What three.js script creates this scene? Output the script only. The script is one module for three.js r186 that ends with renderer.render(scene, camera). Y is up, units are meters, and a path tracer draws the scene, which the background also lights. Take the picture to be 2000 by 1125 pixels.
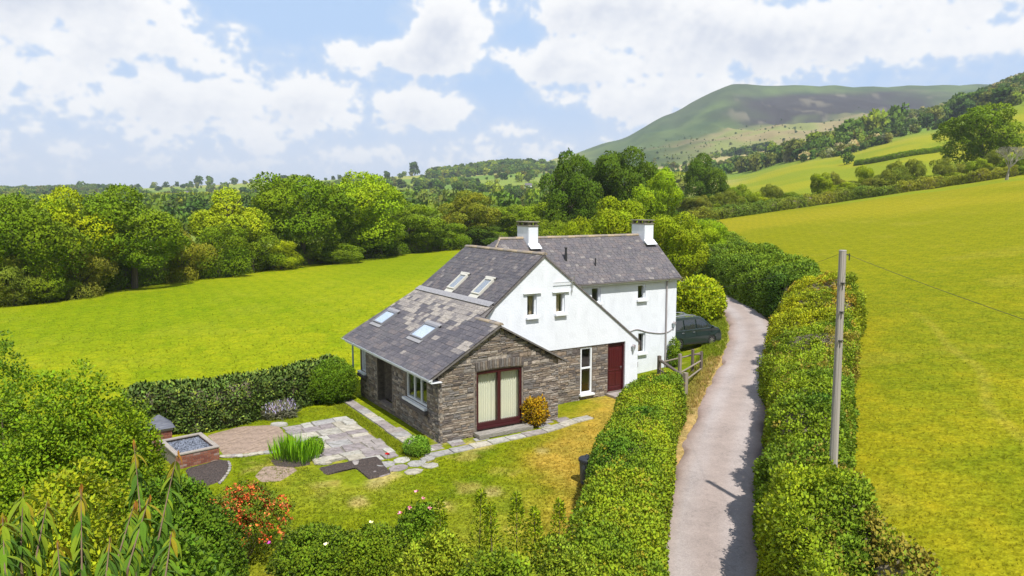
import * as THREE from 'three';
import { mergeGeometries, mergeVertices } from 'three/addons/utils/BufferGeometryUtils.js';
import { RoundedBoxGeometry } from 'three/addons/geometries/RoundedBoxGeometry.js';

// ---------------------------------------------------------------- camera, sun, exposure
const F = 1426.3, HOR = 398.4, CAMH = 8.577, PITCH = Math.atan((562.5 - HOR) / F);   // from the house's vanishing points
const scene = new THREE.Scene();
const camera = new THREE.PerspectiveCamera(2 * Math.atan(562.5 / F) * 180 / Math.PI, 16 / 9, 0.1, 20000);
camera.position.set(0, CAMH, 0);
camera.rotation.x = -PITCH;
const renderer = new THREE.WebGLRenderer({ antialias: true });
renderer.setSize(1024, 576);
renderer.toneMapping = THREE.LinearToneMapping;
renderer.toneMappingExposure = 1.3;
renderer.shadowMap.enabled = true;
const SUN = new THREE.Vector3(0.2, 0.839, 0.505).normalize();
const sun = new THREE.DirectionalLight(new THREE.Color(1, 0.965, 0.91), 5);
sun.position.copy(SUN).multiplyScalar(150); sun.castShadow = true; sun.shadow.radius = 1.3;
Object.assign(sun.shadow.camera, { left: -120, right: 120, top: 120, bottom: -120, near: 1, far: 400 });
sun.shadow.mapSize.set(4096, 4096);
scene.add(sun, sun.target);

// ---------------------------------------------------------------- random, noise
function mulberry(a) { return () => { a |= 0; a = a + 0x6D2B79F5 | 0; let t = Math.imul(a ^ a >>> 15, 1 | a); t = t + Math.imul(t ^ t >>> 7, 61 | t) ^ t; return ((t ^ t >>> 14) >>> 0) / 4294967296; }; }
const hash = (x, y, s = 0) => { let h = Math.imul(x, 374761393) + Math.imul(y, 668265263) + Math.imul(s, 974634777); h = Math.imul(h ^ h >>> 13, 1274126177); return ((h ^ h >>> 16) >>> 0) / 4294967296; };
function vnoise(x, y, s = 0, p = 0) {
  const i = Math.floor(x), j = Math.floor(y), f = x - i, g = y - j, u = f * f * (3 - 2 * f), v = g * g * (3 - 2 * g);
  const w = p ? (k => ((k % p) + p) % p) : (k => k);
  const a = hash(w(i), w(j), s), b = hash(w(i + 1), w(j), s), c = hash(w(i), w(j + 1), s), d = hash(w(i + 1), w(j + 1), s);
  return a + (b - a) * u + (c - a) * v + (a - b - c + d) * u * v;
}
function fbm(x, y, o = 4, s = 0, p = 0) { let a = 0, m = 0.5, t = 0; for (let k = 0; k < o; k++) { a += m * vnoise(x, y, s + k, p); t += m; m *= 0.5; x *= 2; y *= 2; p *= 2; } return a / t; }
const sm = (a, b, x) => { const t = Math.min(1, Math.max(0, (x - a) / (b - a))); return t * t * (3 - 2 * t); };
const lerp = (a, b, t) => a + (b - a) * t;
const mix3 = (a, b, t) => [lerp(a[0], b[0], t), lerp(a[1], b[1], t), lerp(a[2], b[2], t)];

// ---------------------------------------------------------------- sky: pale summer blue with broken cumulus
{
  const W = 3328, Hh = 1664, SKYL = .815, data = new Float32Array(W * Hh * 4);
  // cumulus seen in this quarter of the sky: azimuth, elevation, half sizes in degrees, weight
  const deg = 180 / Math.PI, A = (px) => Math.atan((px - 1000) / F) * deg, E = (y) => Math.atan((HOR - y) / F) * deg;
  const blobs = [[90, 50, 260, 70, 1.15], [270, 128, 130, 38, .8], [120, 120, 280, 70, .6], [370, 222, 160, 42, .85], [470, 170, 260, 40, .35], [600, 220, 110, 40, .8], [840, 215, 100, 38, .85], [890, 70, 80, 48, 1.1], [800, 118, 170, 30, .85], [690, 122, 55, 34, .8],
    [1010, 258, 60, 24, .7], [1180, 30, 230, 70, .9], [1120, 140, 150, 50, .9], [1420, 90, 260, 80, .95], [1640, 120, 190, 55, .85], [1290, 210, 200, 50, .8], [1880, 138, 110, 26, .85], [1900, 45, 240, 55, .72], [1650, 30, 320, 60, .75], [1780, 90, 200, 40, .6], [60, 200, 220, 60, .5], [520, 250, 300, 50, .5], [500, 300, 900, 34, .32], [480, 86, 120, 12, .45], [200, 330, 500, 26, .3]]
    .map(([x, y, rx, ry, w]) => [A(x), E(y), rx / F * deg, ry / F * deg, w]);
  const gaps = [[520, 40, 200, 40], [640, 70, 130, 40], [1010, 60, 46, 60], [960, 190, 70, 40], [1560, 30, 120, 22], [1070, 240, 80, 30]].map(([x, y, rx, ry]) => [A(x), E(y), rx / F * deg, ry / F * deg]);
  const density = (az, el) => {
    const wx = (fbm(az * .16 + 9, el * .3 + 3, 3, 40) - .5) * 5, wy = (fbm(az * .16 + 70, el * .3 + 31, 3, 50) - .5) * 2.6;
    let b = 0;
    if (Math.abs(az) < 60 && el < 24) {
      for (const [x, y, rx, ry, w] of blobs) { const dx = (az + wx * .55 - x) / rx; let dy = (el + wy * .6 - y) / ry; if (dy < 0) dy *= 1.25; const q = dx * dx + dy * dy; if (q < 5) b = Math.max(b, w * Math.exp(-q * .75)); }
      for (const [x, y, rx, ry] of gaps) { const dx = (az - x) / rx, dy = (el - y) / ry, q = dx * dx + dy * dy; if (q < 4) b -= .55 * Math.exp(-q); }
    }
    const inF = (1 - sm(32, 58, Math.abs(az))) * (1 - sm(14, 24, el));
    const th = Math.max(2, 90 - el) , cx = Math.cos(az / deg) * Math.tan(Math.min(th, 86) / deg), cy = Math.sin(az / deg) * Math.tan(Math.min(th, 86) / deg);
    const gen = (fbm(cx * .9 + 5, cy * .9 + 8, 4, 90) - .45) * 1.9 + .12;
    const big = lerp(gen, b, inF);
    const det = fbm(az * .55, el * .8, 5, 11) - .5, fine = fbm(az * 2.1, el * 2.6, 3, 23) - .5;
    const puff = Math.abs(fbm(az * .9 + 31, el * 1.15 + 7, 4, 29) - .5) * 2; return big + det * .7 + fine * .26 + (.22 - puff) * .34;
  };
  const J0 = Math.floor(Hh / 2) - 4, dens = new Float32Array(W * (Hh - J0));
  for (let j = J0; j < Hh; j++) for (let i = 0; i < W; i++) {
    // texture column -> bearing: u = atan2(z, x) / 2pi + 0.5, so straight ahead (-z) lies at u = 0.25
    let az = ((i + .5) / W - .25) * 360; if (az > 180) az -= 360;
    dens[(j - J0) * W + i] = density(az, Math.max(0, ((j + .5) / Hh - .5) * 180));
  }
  const dAt = (i, j) => dens[(Math.min(Hh - 1, j) - J0) * W + ((i + W) % W)];
  for (let j = 0; j < Hh; j++) {
    const el = ((j + .5) / Hh - .5) * 180;
    for (let i = 0; i < W; i++) {
      const k = (j * W + i) * 4; data[k + 3] = 1;
      if (j < J0) { data[k] = .2; data[k + 1] = .22; data[k + 2] = .16; continue; }
      const e = Math.max(el, 0);
      let c = e < 10 ? mix3([.68, .765, .89], [.455, .64, .92], sm(0, 10, e)) : mix3([.455, .64, .92], [.15, .28, .60], sm(10, 70, e));
      const d = dAt(i, j), d2 = dAt(i + 6, j + 12), d3 = dAt(i + 2, j + 4);
      const cov = sm(.24, .44, d), thin = sm(-.15, .4, d) * .42;
      // lit from high behind the viewer: tops white, bases grey where more cloud stands above
      const above = sm(.3, 1.05, d2) * .55 + sm(.35, .95, d3) * .3;
      const shade = Math.min(1, above * (.45 + .4 * sm(.5, 1.1, d)));
      c = mix3(c, [.74, .80, .90], thin);
      c = mix3(c, mix3([1.03, 1.02, 1.0], [.56, .615, .74], shade), cov * .94);
      c = mix3(c, [.70, .77, .89], (1 - sm(0, 5.5, e)) * .55);
      data[k] = c[0] * SKYL; data[k + 1] = c[1] * SKYL; data[k + 2] = c[2] * SKYL;
    }
  }
  const t = new THREE.DataTexture(data, W, Hh, THREE.RGBAFormat, THREE.FloatType);
  t.mapping = THREE.EquirectangularReflectionMapping; t.magFilter = t.minFilter = THREE.LinearFilter; t.needsUpdate = true;
  scene.background = t; scene.environment = t;
}
scene.fog = new THREE.FogExp2(new THREE.Color(0.80, 0.88, 1.0), 0.00012);

// ---------------------------------------------------------------- land form
// elevation seen along each bearing: columns are bearings (as picture x), rows are distances (m); values are picture y
const PXC = [-600, 0, 300, 600, 800, 1000, 1100, 1200, 1300, 1420, 1600, 1800, 2000, 2600];
const DT = [[180, [486, 486, 482, 478, 474, 462, 455, 447, 438, 426, 402, 374, 346, 270]],
  [260, [452, 452, 450, 446, 442, 437, 431, 424, 414, 398, 368, 334, 300, 200]],
  [450, [424, 424, 422, 417, 411, 404, 400, 395, 385, 360, 318, 272, 222, 90]],
  [750, [404, 404, 401, 393, 385, 374, 371, 366, 353, 330, 284, 236, 150, 20]],
  [1050, [389, 389, 385, 373, 362, 348, 348, 346, 334, 313, 276, 214, 144, 10]],
  [1500, [375, 375, 368, 354, 342, 325, 328, 328, 315, 292, 268, 235, 205, 120]],
  [2100, [379, 379, 373, 360, 348, 330, 322, 306, 282, 250, 232, 222, 212, 190]],
  [2700, [384, 384, 380, 366, 354, 342, 306, 274, 222, 163, 167, 166, 161, 158]],
  [3600, [386, 386, 384, 376, 364, 358, 340, 320, 280, 240, 230, 230, 230, 230]],
  [5200, [388, 388, 386, 380, 372, 366, 356, 340, 320, 300, 300, 300, 300, 300]],
  [9000, [393, 393, 393, 393, 393, 393, 393, 393, 393, 393, 393, 393, 393, 393]]];
const cosP = Math.cos(PITCH), sinP = Math.sin(PITCH);
function ray(px, py) { const x = (px - 1000) / F, y = -(py - 562.5) / F; return [x, y * cosP - sinP, cosP + y * sinP]; }   // right, up, ahead
function pixel(x, y, D) { const yy = y - CAMH, zc = D * cosP - yy * sinP, yc = yy * cosP + D * sinP; return [1000 + F * x / zc, 562.5 - F * yc / zc]; }
function tableH(px, D) {
  px = Math.min(2599, Math.max(-599, px));
  let c = 0; while (px > PXC[c + 1]) c++;
  const f = (px - PXC[c]) / (PXC[c + 1] - PXC[c]), g = f * f * (3 - 2 * f) * .5 + f * .5;
  const L = Math.log(D); let k = 0; while (k < DT.length - 2 && D > DT[k + 1][0]) k++;
  const t = Math.min(1, Math.max(0, (L - Math.log(DT[k][0])) / (Math.log(DT[k + 1][0]) - Math.log(DT[k][0]))));
  const ya = lerp(DT[k][1][c], DT[k][1][c + 1], g), yb = lerp(DT[k + 1][1][c], DT[k + 1][1][c + 1], g), y = lerp(ya, yb, t);
  const r = ray(px, y); return CAMH + D / r[2] * r[1];
}
// the lane's centre line (x, distance ahead)
const LANE = [[3.2, -12], [3.35, 0], [3.8, 9], [4.55, 16], [7.6, 25.3], [10.3, 32.2], [13.9, 41.6], [15.9, 50], [16.3, 57], [15.8, 66], [14, 80], [11, 110], [8, 150], [5, 200]];
const laneCurve = new THREE.CatmullRomCurve3(LANE.map(([x, d]) => new THREE.Vector3(x, 0, -d)), false, 'centripetal');
const laneX = (() => { const p = laneCurve.getPoints(500); return (D) => { let lo = 0, hi = p.length - 1; while (hi - lo > 1) { const m = (lo + hi) >> 1; if (-p[m].z < D) lo = m; else hi = m; } const t = (D + p[lo].z) / (p[lo].z - p[hi].z || 1); return lerp(p[lo].x, p[hi].x, Math.min(1.5, Math.max(-.5, t))); }; })();
const laneSlope = (D) => (laneX(D + 1) - laneX(D - 1)) / 2;
const laneDist = (x, D) => (x - laneX(D)) / Math.hypot(1, laneSlope(D));
function nearH(x, D) {
  let h = x < 0 ? .03 * Math.max(x, -260) : .02 * Math.min(x, 7.5);
  if (x > 5) h += .13 * (sm(5, 10, x) * .5 * Math.min(x - 5, 5) + Math.max(0, Math.min(x, 170) - 10));
  h += (fbm(x * .04 + 3, D * .04, 3, 5) - .5) * .5 * sm(9, 40, Math.hypot(x - 2, D - 26));
  return h;
}
function H0(x, D) {
  const r = Math.hypot(x, D), az = Math.atan2(x, D);
  if (r < 150) return nearH(x, D);
  const a = Math.min(.9, Math.max(-.9, az)), px = 1000 + F * Math.tan(a), Dt = Math.max(150, r * Math.cos(a));
  let f = tableH(px, Dt);
  f += (fbm(x * .0045, D * .0045, 4, 15) - .5) * Math.min(14, Dt * .008);
  if (px > 1080 && Dt > 1300) { const n = fbm(x * .006 + 4, D * .0025, 4, 18), g = 1 - Math.abs(n - .5) * 4; f += g * 16 * sm(1300, 1700, Dt) * (1 - sm(2250, 2620, Dt)) * sm(1080, 1250, px); }
  return lerp(nearH(x, D), f, sm(150, 215, r));
}
function H(x, D) {          // with the lane cut in
  let h = H0(x, D);
  if (D > -12 && D < 190) { const s = Math.abs(laneDist(x, D)); if (s < 4) { const lx = laneX(D); h = lerp(H0(lx, D) - .05, h, sm(1.2, 3.6, s)); } }
  return h;
}
const laneH = (D) => H0(laneX(D), D) + .03;
function at(px, py, up = 0) {          // where the sight line through a picture point meets the ground (+up)
  const r = ray(px, py); let t0 = 2, t = 2;
  for (; t < 8000; t *= 1.006, t += .02) { if (CAMH + t * r[1] < H(t * r[0], t * r[2]) + up) break; t0 = t; }
  for (let k = 0; k < 24; k++) { const m = (t0 + t) / 2; if (CAMH + m * r[1] < H(m * r[0], m * r[2]) + up) t = m; else t0 = m; }
  return [t * r[0], t * r[2]];
}
const ground = (x, D, up = 0) => new THREE.Vector3(x, H(x, D) + up, -D);

// ---------------------------------------------------------------- house placing: u along the gable, v away from it, h up
const TH = 58.894 * Math.PI / 180, HX = -2.622, HD = 25.626;
const houseXD = (u, v) => [HX + u * Math.sin(TH) - v * Math.cos(TH), HD + u * Math.cos(TH) + v * Math.sin(TH)];
const houseUV = (x, D) => [(x - HX) * Math.sin(TH) + (D - HD) * Math.cos(TH), -(x - HX) * Math.cos(TH) + (D - HD) * Math.sin(TH)];

// ---------------------------------------------------------------- small tools
const used = {};
function numbered(n) { const k = used[n] = (used[n] ?? -1) + 1; return k ? `${n}_${String(k).padStart(3, '0')}` : n; }
function shadows(o) { o.traverse(c => { if (c.isMesh) { c.castShadow = true; c.receiveShadow = true; } }); return o; }
function tag(o, label, category, group, kind) { o.userData.label = label; if (category) o.userData.category = category; if (group) o.userData.group = group; if (kind) o.userData.kind = kind; return o; }
function thing(name, label, category, group) { const o = new THREE.Group(); o.name = numbered(name); tag(o, label, category, group); scene.add(o); return o; }
function struct(name, geo, m) { const o = new THREE.Mesh(geo, m); o.name = numbered(name); o.userData.kind = 'structure'; scene.add(o); o.receiveShadow = o.castShadow = true; return o; }
function part(parent, name, geo, m, label) { const o = new THREE.Mesh(geo, m); o.name = name; if (label) o.userData.label = label; parent.add(o); o.castShadow = o.receiveShadow = true; return o; }
function box(w, h, d, x = 0, y = 0, z = 0, r = 0) { const g = r ? new RoundedBoxGeometry(w, h, d, 1, r) : new THREE.BoxGeometry(w, h, d); g.translate(x, y, z); return g; }
const bare = (g) => { g = g.index ? g.toNonIndexed() : g; for (const k of Object.keys(g.attributes)) if (!['position', 'normal', 'uv'].includes(k)) g.deleteAttribute(k); if (!g.attributes.uv) g.setAttribute('uv', new THREE.BufferAttribute(new Float32Array(g.attributes.position.count * 2), 2)); return g; };
const merge = (list) => mergeGeometries(list.map(bare), false);
function cyl(a, b, r0, r1, n = 8) { const d = new THREE.Vector3().subVectors(b, a), g = new THREE.CylinderGeometry(r1, r0, d.length(), n, 1); g.applyQuaternion(new THREE.Quaternion().setFromUnitVectors(new THREE.Vector3(0, 1, 0), d.clone().normalize())); g.translate((a.x + b.x) / 2, (a.y + b.y) / 2, (a.z + b.z) / 2); return g; }
const V = (x, y, z) => new THREE.Vector3(x, y, z);
function tube(pts, r, n = 24, k = 6) { return new THREE.TubeGeometry(new THREE.CatmullRomCurve3(pts), n, r, k, false); }
// world-size uv by the dominant axis, for walls
function metricUV(g, s = 1) { const p = g.attributes.position, n = g.attributes.normal, uv = new Float32Array(p.count * 2); for (let i = 0; i < p.count; i++) { const ax = Math.abs(n.getX(i)), ay = Math.abs(n.getY(i)), az = Math.abs(n.getZ(i)); let a, b; if (ay > ax && ay > az) { a = p.getX(i); b = p.getZ(i); } else if (ax > az) { a = p.getZ(i); b = p.getY(i); } else { a = p.getX(i); b = p.getY(i); } uv[2 * i] = a / s; uv[2 * i + 1] = b / s; } g.setAttribute('uv', new THREE.BufferAttribute(uv, 2)); return g; }
// tileable texture from a function of (x, y in 0..1) -> [r, g, b] (linear 0..1)
function texture(n, fn, rep = 1, srgb = true) {
  const d = new Uint8Array(n * n * 4), enc = (v) => { v = Math.min(1, Math.max(0, v)); return 255 * (srgb ? (v <= .0031308 ? v * 12.92 : 1.055 * Math.pow(v, 1 / 2.4) - .055) : v); };
  for (let j = 0; j < n; j++) for (let i = 0; i < n; i++) { const c = fn(i / n, j / n), k = (j * n + i) * 4; d[k] = enc(c[0]); d[k + 1] = enc(c[1]); d[k + 2] = enc(c[2]); d[k + 3] = 255; }
  const t = new THREE.DataTexture(d, n, n); t.wrapS = t.wrapT = THREE.RepeatWrapping; t.magFilter = THREE.LinearFilter; t.minFilter = THREE.LinearMipmapLinearFilter; t.generateMipmaps = true; if (srgb) t.colorSpace = THREE.SRGBColorSpace; t.repeat.set(rep, rep); t.needsUpdate = true; return t;
}
const gray = (v) => [v, v, v];
const rgb = (r, g, b) => new THREE.Color().setRGB(r, g, b);
const std = (o) => new THREE.MeshStandardMaterial({ roughness: .9, ...o });

// ---------------------------------------------------------------- textures
const grassTex = texture(512, (x, y) => {
  const a = fbm(x * 32, y * 32, 4, 60, 32), b = vnoise(x * 200, y * 90, 66, 0), c = fbm(x * 6, y * 6, 3, 70, 6), s = vnoise(x * 128, y * 128, 71, 128);
  const v = .62 + (a - .5) * .55 + (s - .5) * .3 + (c - .5) * .25; return [v * (1 + (c - .5) * .25), v, v * (.85 + (a - .5) * .3)];
});
const grassBump = texture(256, (x, y) => gray(fbm(x * 40, y * 40, 3, 75, 40)), 1, false);
const slateTex = texture(512, (x, y) => {
  const a = fbm(x * 10, y * 26, 4, 80, 0), l = fbm(x * 30, y * 30, 3, 85, 30), sp = sm(.6, .72, l), o = sm(.7, .76, fbm(x * 18 + 4, y * 18, 3, 88, 0));
  const v = .62 + (a - .5) * .5; let c = [v, v * .985, v]; c = mix3(c, [1, .97, .9], sp * .75); c = mix3(c, [.95, .82, .6], o * .3); return c;
});
const stoneTex = texture(512, (x, y) => { const a = fbm(x * 8, y * 22, 4, 100, 0), b = fbm(x * 44, y * 44, 3, 105, 44), l = sm(.66, .74, fbm(x * 14, y * 14, 4, 108, 14)); let v = .66 + (a - .5) * .5 + (b - .5) * .4; return mix3([v, v * .97, v * .93], [.95, .92, .85], l * .45); });
const stoneBump = texture(256, (x, y) => gray(fbm(x * 14, y * 22, 4, 110, 0) * .7 + vnoise(x * 64, y * 64, 118, 64) * .3), 1, false);
const renderTex = texture(512, (x, y) => { const dirt = sm(.6, .75, fbm(x * 7 + 3, y * 4, 5, 127, 0)) * .05; const a = fbm(x * 5, y * 3, 4, 120, 0), st = fbm(x * 40, y * 3, 3, 124, 0), g = vnoise(x * 170, y * 170, 129, 170); const v = .93 - dirt + (a - .5) * .1 + (st - .5) * .025 + (g - .5) * .04; return [v, v, v * 1.0]; });
const renderBump = texture(256, (x, y) => gray(fbm(x * 40, y * 40, 3, 130, 40)), 1, false);
const roadTex = texture(512, (x, y) => { const a = fbm(x * 70, y * 70, 2, 140, 70), b = fbm(x * 5, y * 5, 4, 144, 5), s = vnoise(x * 190, y * 190, 148, 190), cr = sm(.0, .018, Math.abs(fbm(x * 4 + 2, y * 4, 5, 151, 0) - .5)), pt = sm(.6, .64, fbm(x * 3 + 8, y * 3, 3, 156, 0)); const v = (.78 + (a - .5) * .2 + (b - .5) * .18 + (s - .5) * .22) * (.84 + .16 * cr) * (1 - .06 * pt); return [v, v * .985, v * .97]; });
const barkTex = texture(256, (x, y) => gray(.6 + (fbm(x * 24, y * 5, 4, 150, 0) - .5) * .9));
const woodTex = texture(256, (x, y) => { const v = .66 + (fbm(x * 40, y * 3, 4, 160, 0) - .5) * .8; return [v, v * .97, v * .93]; });
const soilTex = texture(256, (x, y) => gray(.6 + (fbm(x * 40, y * 40, 4, 170, 40) - .5) * 1.1));
const flagTex = texture(512, (x, y) => { const a = fbm(x * 6, y * 6, 5, 180, 6), l = sm(.6, .72, fbm(x * 20, y * 20, 4, 185, 20)), d = sm(.62, .7, fbm(x * 9 + 3, y * 9, 4, 188, 9)); let c = gray(.7 + (a - .5) * .5); c = mix3(c, [.98, .97, .92], l * .5); return mix3(c, [.33, .33, .24], d * .5); });

// ---------------------------------------------------------------- ground sheet to the horizon
const GARDEN = [[-30, 3], [-30, 24.5], [-15.5, 25.6], [-9.4, 30.6], [-6.6, 31.9], [-4.2, 33], [10, 44], [13, 43], [8.3, 31.3], [6, 25.3], [3.1, 16], [2.2, 9], [1.5, 3]];
function inside(poly, x, y) { let r = false; for (let i = 0, j = poly.length - 1; i < poly.length; j = i++) { const [a, b] = poly[i], [c, d] = poly[j]; if ((b > y) !== (d > y) && x < (c - a) * (y - b) / (d - b) + a) r = !r; } return r; }
const STRAW = [at(1215, 790), at(1150, 850), at(1110, 905), at(1150, 960), at(1130, 1040)];
const segDist = (x, D, pts) => { let b = 1e9; for (let i = 0; i + 1 < pts.length; i++) { const [ax, ay] = pts[i], [bx, by] = pts[i + 1], t = Math.min(1, Math.max(0, ((x - ax) * (bx - ax) + (D - ay) * (by - ay)) / ((bx - ax) ** 2 + (by - ay) ** 2))); b = Math.min(b, Math.hypot(x - ax - t * (bx - ax), D - ay - t * (by - ay))); } return b; };
const SPOTS = [[780, 740, .1], [1060, 880, .5], [760, 930, .6], [700, 980, .4], [870, 860, .5], [740, 945, .5], [925, 870, .9], [860, 985, .35], [960, 960, .5], [1170, 1010, .7]].map(([a, b, r]) => [...at(a, b), r]);
const CELL = 150;
function cells(x, D) {          // field pattern: [id of the field, metres to its boundary]
  const X = (x * .92 + D * .39) / CELL + (fbm(x * .004, D * .004, 2, 7) - .5) * .8, Y = (D * .92 - x * .39) / (CELL * 1.25) + (fbm(x * .004 + 9, D * .004, 2, 8) - .5) * .8, i = Math.floor(X), j = Math.floor(Y);
  let a = 9, b = 9, id = 0;
  for (let q = -1; q < 2; q++) for (let p = -1; p < 2; p++) { const cx = i + p + .15 + .7 * hash(i + p, j + q, 31), cy = j + q + .15 + .7 * hash(i + p, j + q, 32), d = Math.max(Math.abs(X - cx), Math.abs(Y - cy)) * .6 + .4 * Math.hypot(X - cx, Y - cy); if (d < a) { b = a; a = d; id = hash(i + p, j + q, 33); } else if (d < b) b = d; }
  return [id, (b - a) * CELL * .5];
}
const FIELDS = [[.13, .2, .035], [.18, .24, .05], [.12, .2, .04], [.22, .25, .07], [.30, .27, .14], [.12, .19, .04], [.17, .23, .05], [.25, .26, .09]];
const LEFTF = [[-400, 20], [-60, 22]];
function groundColour(x, D) {
  const r = Math.hypot(x, D), big = fbm(x * .03, D * .03, 4, 200), mid = fbm(x * .21, D * .21, 4, 205), fin = fbm(x * 1.1, D * 1.1, 3, 208);
  if (r < 185) {
    const s = D > -12 ? laneDist(x, D) : 20, as = Math.abs(s);
    let c;
    if (inside(GARDEN, x, D)) {
      c = mix3([.15, .185, .006], [.215, .225, .02], sm(.35, .7, mid));
      c = mix3(c, [.10, .145, .006], sm(.55, .75, fin) * .5);
      const st = segDist(x, D, STRAW) + (mid - .5) * 1.6 + (fin - .5) * .8; c = mix3(c, [.38, .255, .06], (1 - sm(.35, 1.55, st)) * .92);
      c = mix3(c, [.28, .2, .02], (1 - sm(.8, 2.6, st)) * .5);
      for (const [sx, sd, rr] of SPOTS) { const d = Math.hypot(x - sx, (D - sd) * .8) + (fin - .5) * .5; c = mix3(c, [.38, .30, .13], (1 - sm(rr * .2, rr, d)) * .75); }
      c = mix3(c, [.33, .26, .08], sm(.66, .8, fbm(x * .7 + 40, D * .7, 4, 212)) * .6);
    } else if (s > 0 || x > 30) {
      c = mix3([.185, .192, .006], [.24, .22, .010], sm(.35, .65, big));
      c = mix3(c, [.13, .165, .006], sm(.46, .66, fbm(x * .12 + 7, D * .12, 3, 220)) * .65 * (1 - sm(30, 70, D)));
      c = mix3(c, [.26, .23, .025], sm(.58, .75, mid) * .35);
      // trodden pale line beside the hedge
      const tr = Math.abs(s - 9.2 - (vnoise(D * .2, 3, 225) - .5) * 1.6); c = mix3(c, [.34, .28, .05], (1 - sm(.05, .35, tr)) * .25 * sm(18, 24, D) * (1 - sm(36, 50, D)));
    } else {
      c = mix3([.165, .218, .004], [.235, .262, .007], sm(.35, .65, big));
      c = mix3(c, [.13, .2, .002], sm(.66, .76, fbm(x * .35 + 3, D * .35 + 8, 3, 228)) * .5);
      c = mix3(c, [.22, .245, .015], sm(.6, .75, mid) * .35);
    }
    if (D < 190) {
      const v = as + (mid - .5) * .5;
      if (s < 0) c = mix3(D > 38 ? [.22, .2, .05] : [.33, .23, .10], c, sm(1.35, 2.3, v)); else c = mix3(mix3([.22, .145, .095], [.15, .17, .04], fin), c, sm(1.5, 3.2, v));
    }
    return c;
  }
  const a = Math.atan2(x, D), px = 1000 + F * Math.tan(Math.min(.9, Math.max(-.9, a)));
  const [id, edge] = cells(x, D);
  let c = FIELDS[Math.floor(id * 8)]; c = mix3(c, [c[0] * 1.25, c[1] * 1.1, c[2]], fbm(x * .02, D * .02, 3, 233));
  const hill = sm(1330, 1480, px);
  if (hill > 0 && D < 620) c = mix3(c, mix3([.25, .25, .015], [.19, .225, .015], sm(.4, .6, fbm(x * .02, D * .02, 3, 236))), hill * (1 - sm(480, 620, D)));
  // the open mountain
  const moor = sm(1060, 1180, px) * sm(1150, 1500, D);
  if (moor > 0) {
    const n = fbm(x * .003, D * .003, 5, 240), n2 = fbm(x * .011, D * .011, 4, 246);
    let m = mix3([.045, .075, .026], [.08, .115, .036], sm(.35, .65, n2));
    const heather = sm(1395, 1470, px + (n - .5) * 160) * (1 - sm(1730, 1880, px + (n2 - .5) * 120)) * sm(1950, 2080, D + (n2 - .5) * 420) * (1 - sm(2480, 2570, D + (n - .5) * 260));
    m = mix3(m, mix3([.026, .021, .028], [.045, .04, .036], n2), heather);
    m = mix3(m, [.045, .06, .03], sm(.52, .62, n) * .5);
    const brack = sm(1180, 1400, px + (n - .5) * 300) * (1 - sm(1880, 2060, D + (n2 - .5) * 320)); m = mix3(m, mix3([.27, .21, .11], [.21, .22, .07], sm(.4, .6, n2)), brack * .85);
    const n3 = fbm(x * .03, D * .012, 4, 251); m = m.map(v => v * (.72 + .56 * n3)); m = mix3(m, [.2, .175, .13], sm(.64, .72, fbm(x * .02, D * .006, 4, 253)) * .5 * heather);
    c = mix3(c, m, moor);
  }
  return c;
}
{
  const rs = []; for (let r = 1.2; r < 10; r *= 1.12) rs.push(r);
  for (let r = 10; r < 42; r += .26) rs.push(r);
  for (let r = 42; r < 9000; r *= 1.0195) rs.push(r); rs.push(9200);
  const as = []; for (let a = -48; a <= 48.01; a += .16) as.push(a);
  for (let a = 52; a < 311; a += 7) as.push(a);
  const N = as.length, M = rs.length, pos = new Float32Array(N * M * 3), col = new Float32Array(N * M * 3), uv = new Float32Array(N * M * 2), idx = [];
  for (let j = 0; j < M; j++) for (let i = 0; i < N; i++) {
    const a = as[i] * Math.PI / 180, x = rs[j] * Math.sin(a), D = rs[j] * Math.cos(a), k = j * N + i, c = groundColour(x, D), front = i < 601;
    const s = rs[j] < 185 && front ? 1 / .62 : 1 / .62;
    pos.set([x, H(x, D) - (D > -12 && D < 190 && Math.abs(laneDist(x, D)) < 1.25 ? .1 : 0), -D], k * 3); col.set([c[0] * s, c[1] * s, c[2] * s], k * 3); uv.set([x / 3.7, D / 3.7], k * 2);
    if (j + 1 < M) { const i2 = (i + 1) % N, p = k, q = j * N + i2, r = p + N, t = q + N; idx.push(p, q, r, q, t, r); }
  }
  const g = new THREE.BufferGeometry(); g.setAttribute('position', new THREE.BufferAttribute(pos, 3)); g.setAttribute('color', new THREE.BufferAttribute(col, 3)); g.setAttribute('uv', new THREE.BufferAttribute(uv, 2)); g.setIndex(idx); g.computeVertexNormals();
  if (g.attributes.normal.getY(300) < 0) { const ix = g.index.array; for (let i = 0; i < ix.length; i += 3) { const t = ix[i]; ix[i] = ix[i + 1]; ix[i + 1] = t; } g.computeVertexNormals(); }
  const o = struct('ground', g, new THREE.MeshPhysicalMaterial({ vertexColors: true, map: grassTex, bumpMap: grassBump, bumpScale: .04, roughness: 1, specularIntensity: .06 }));
  tag(o, 'meadows, garden lawn and hills as one rolling sheet of land', 'ground', null, 'structure');
}
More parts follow.
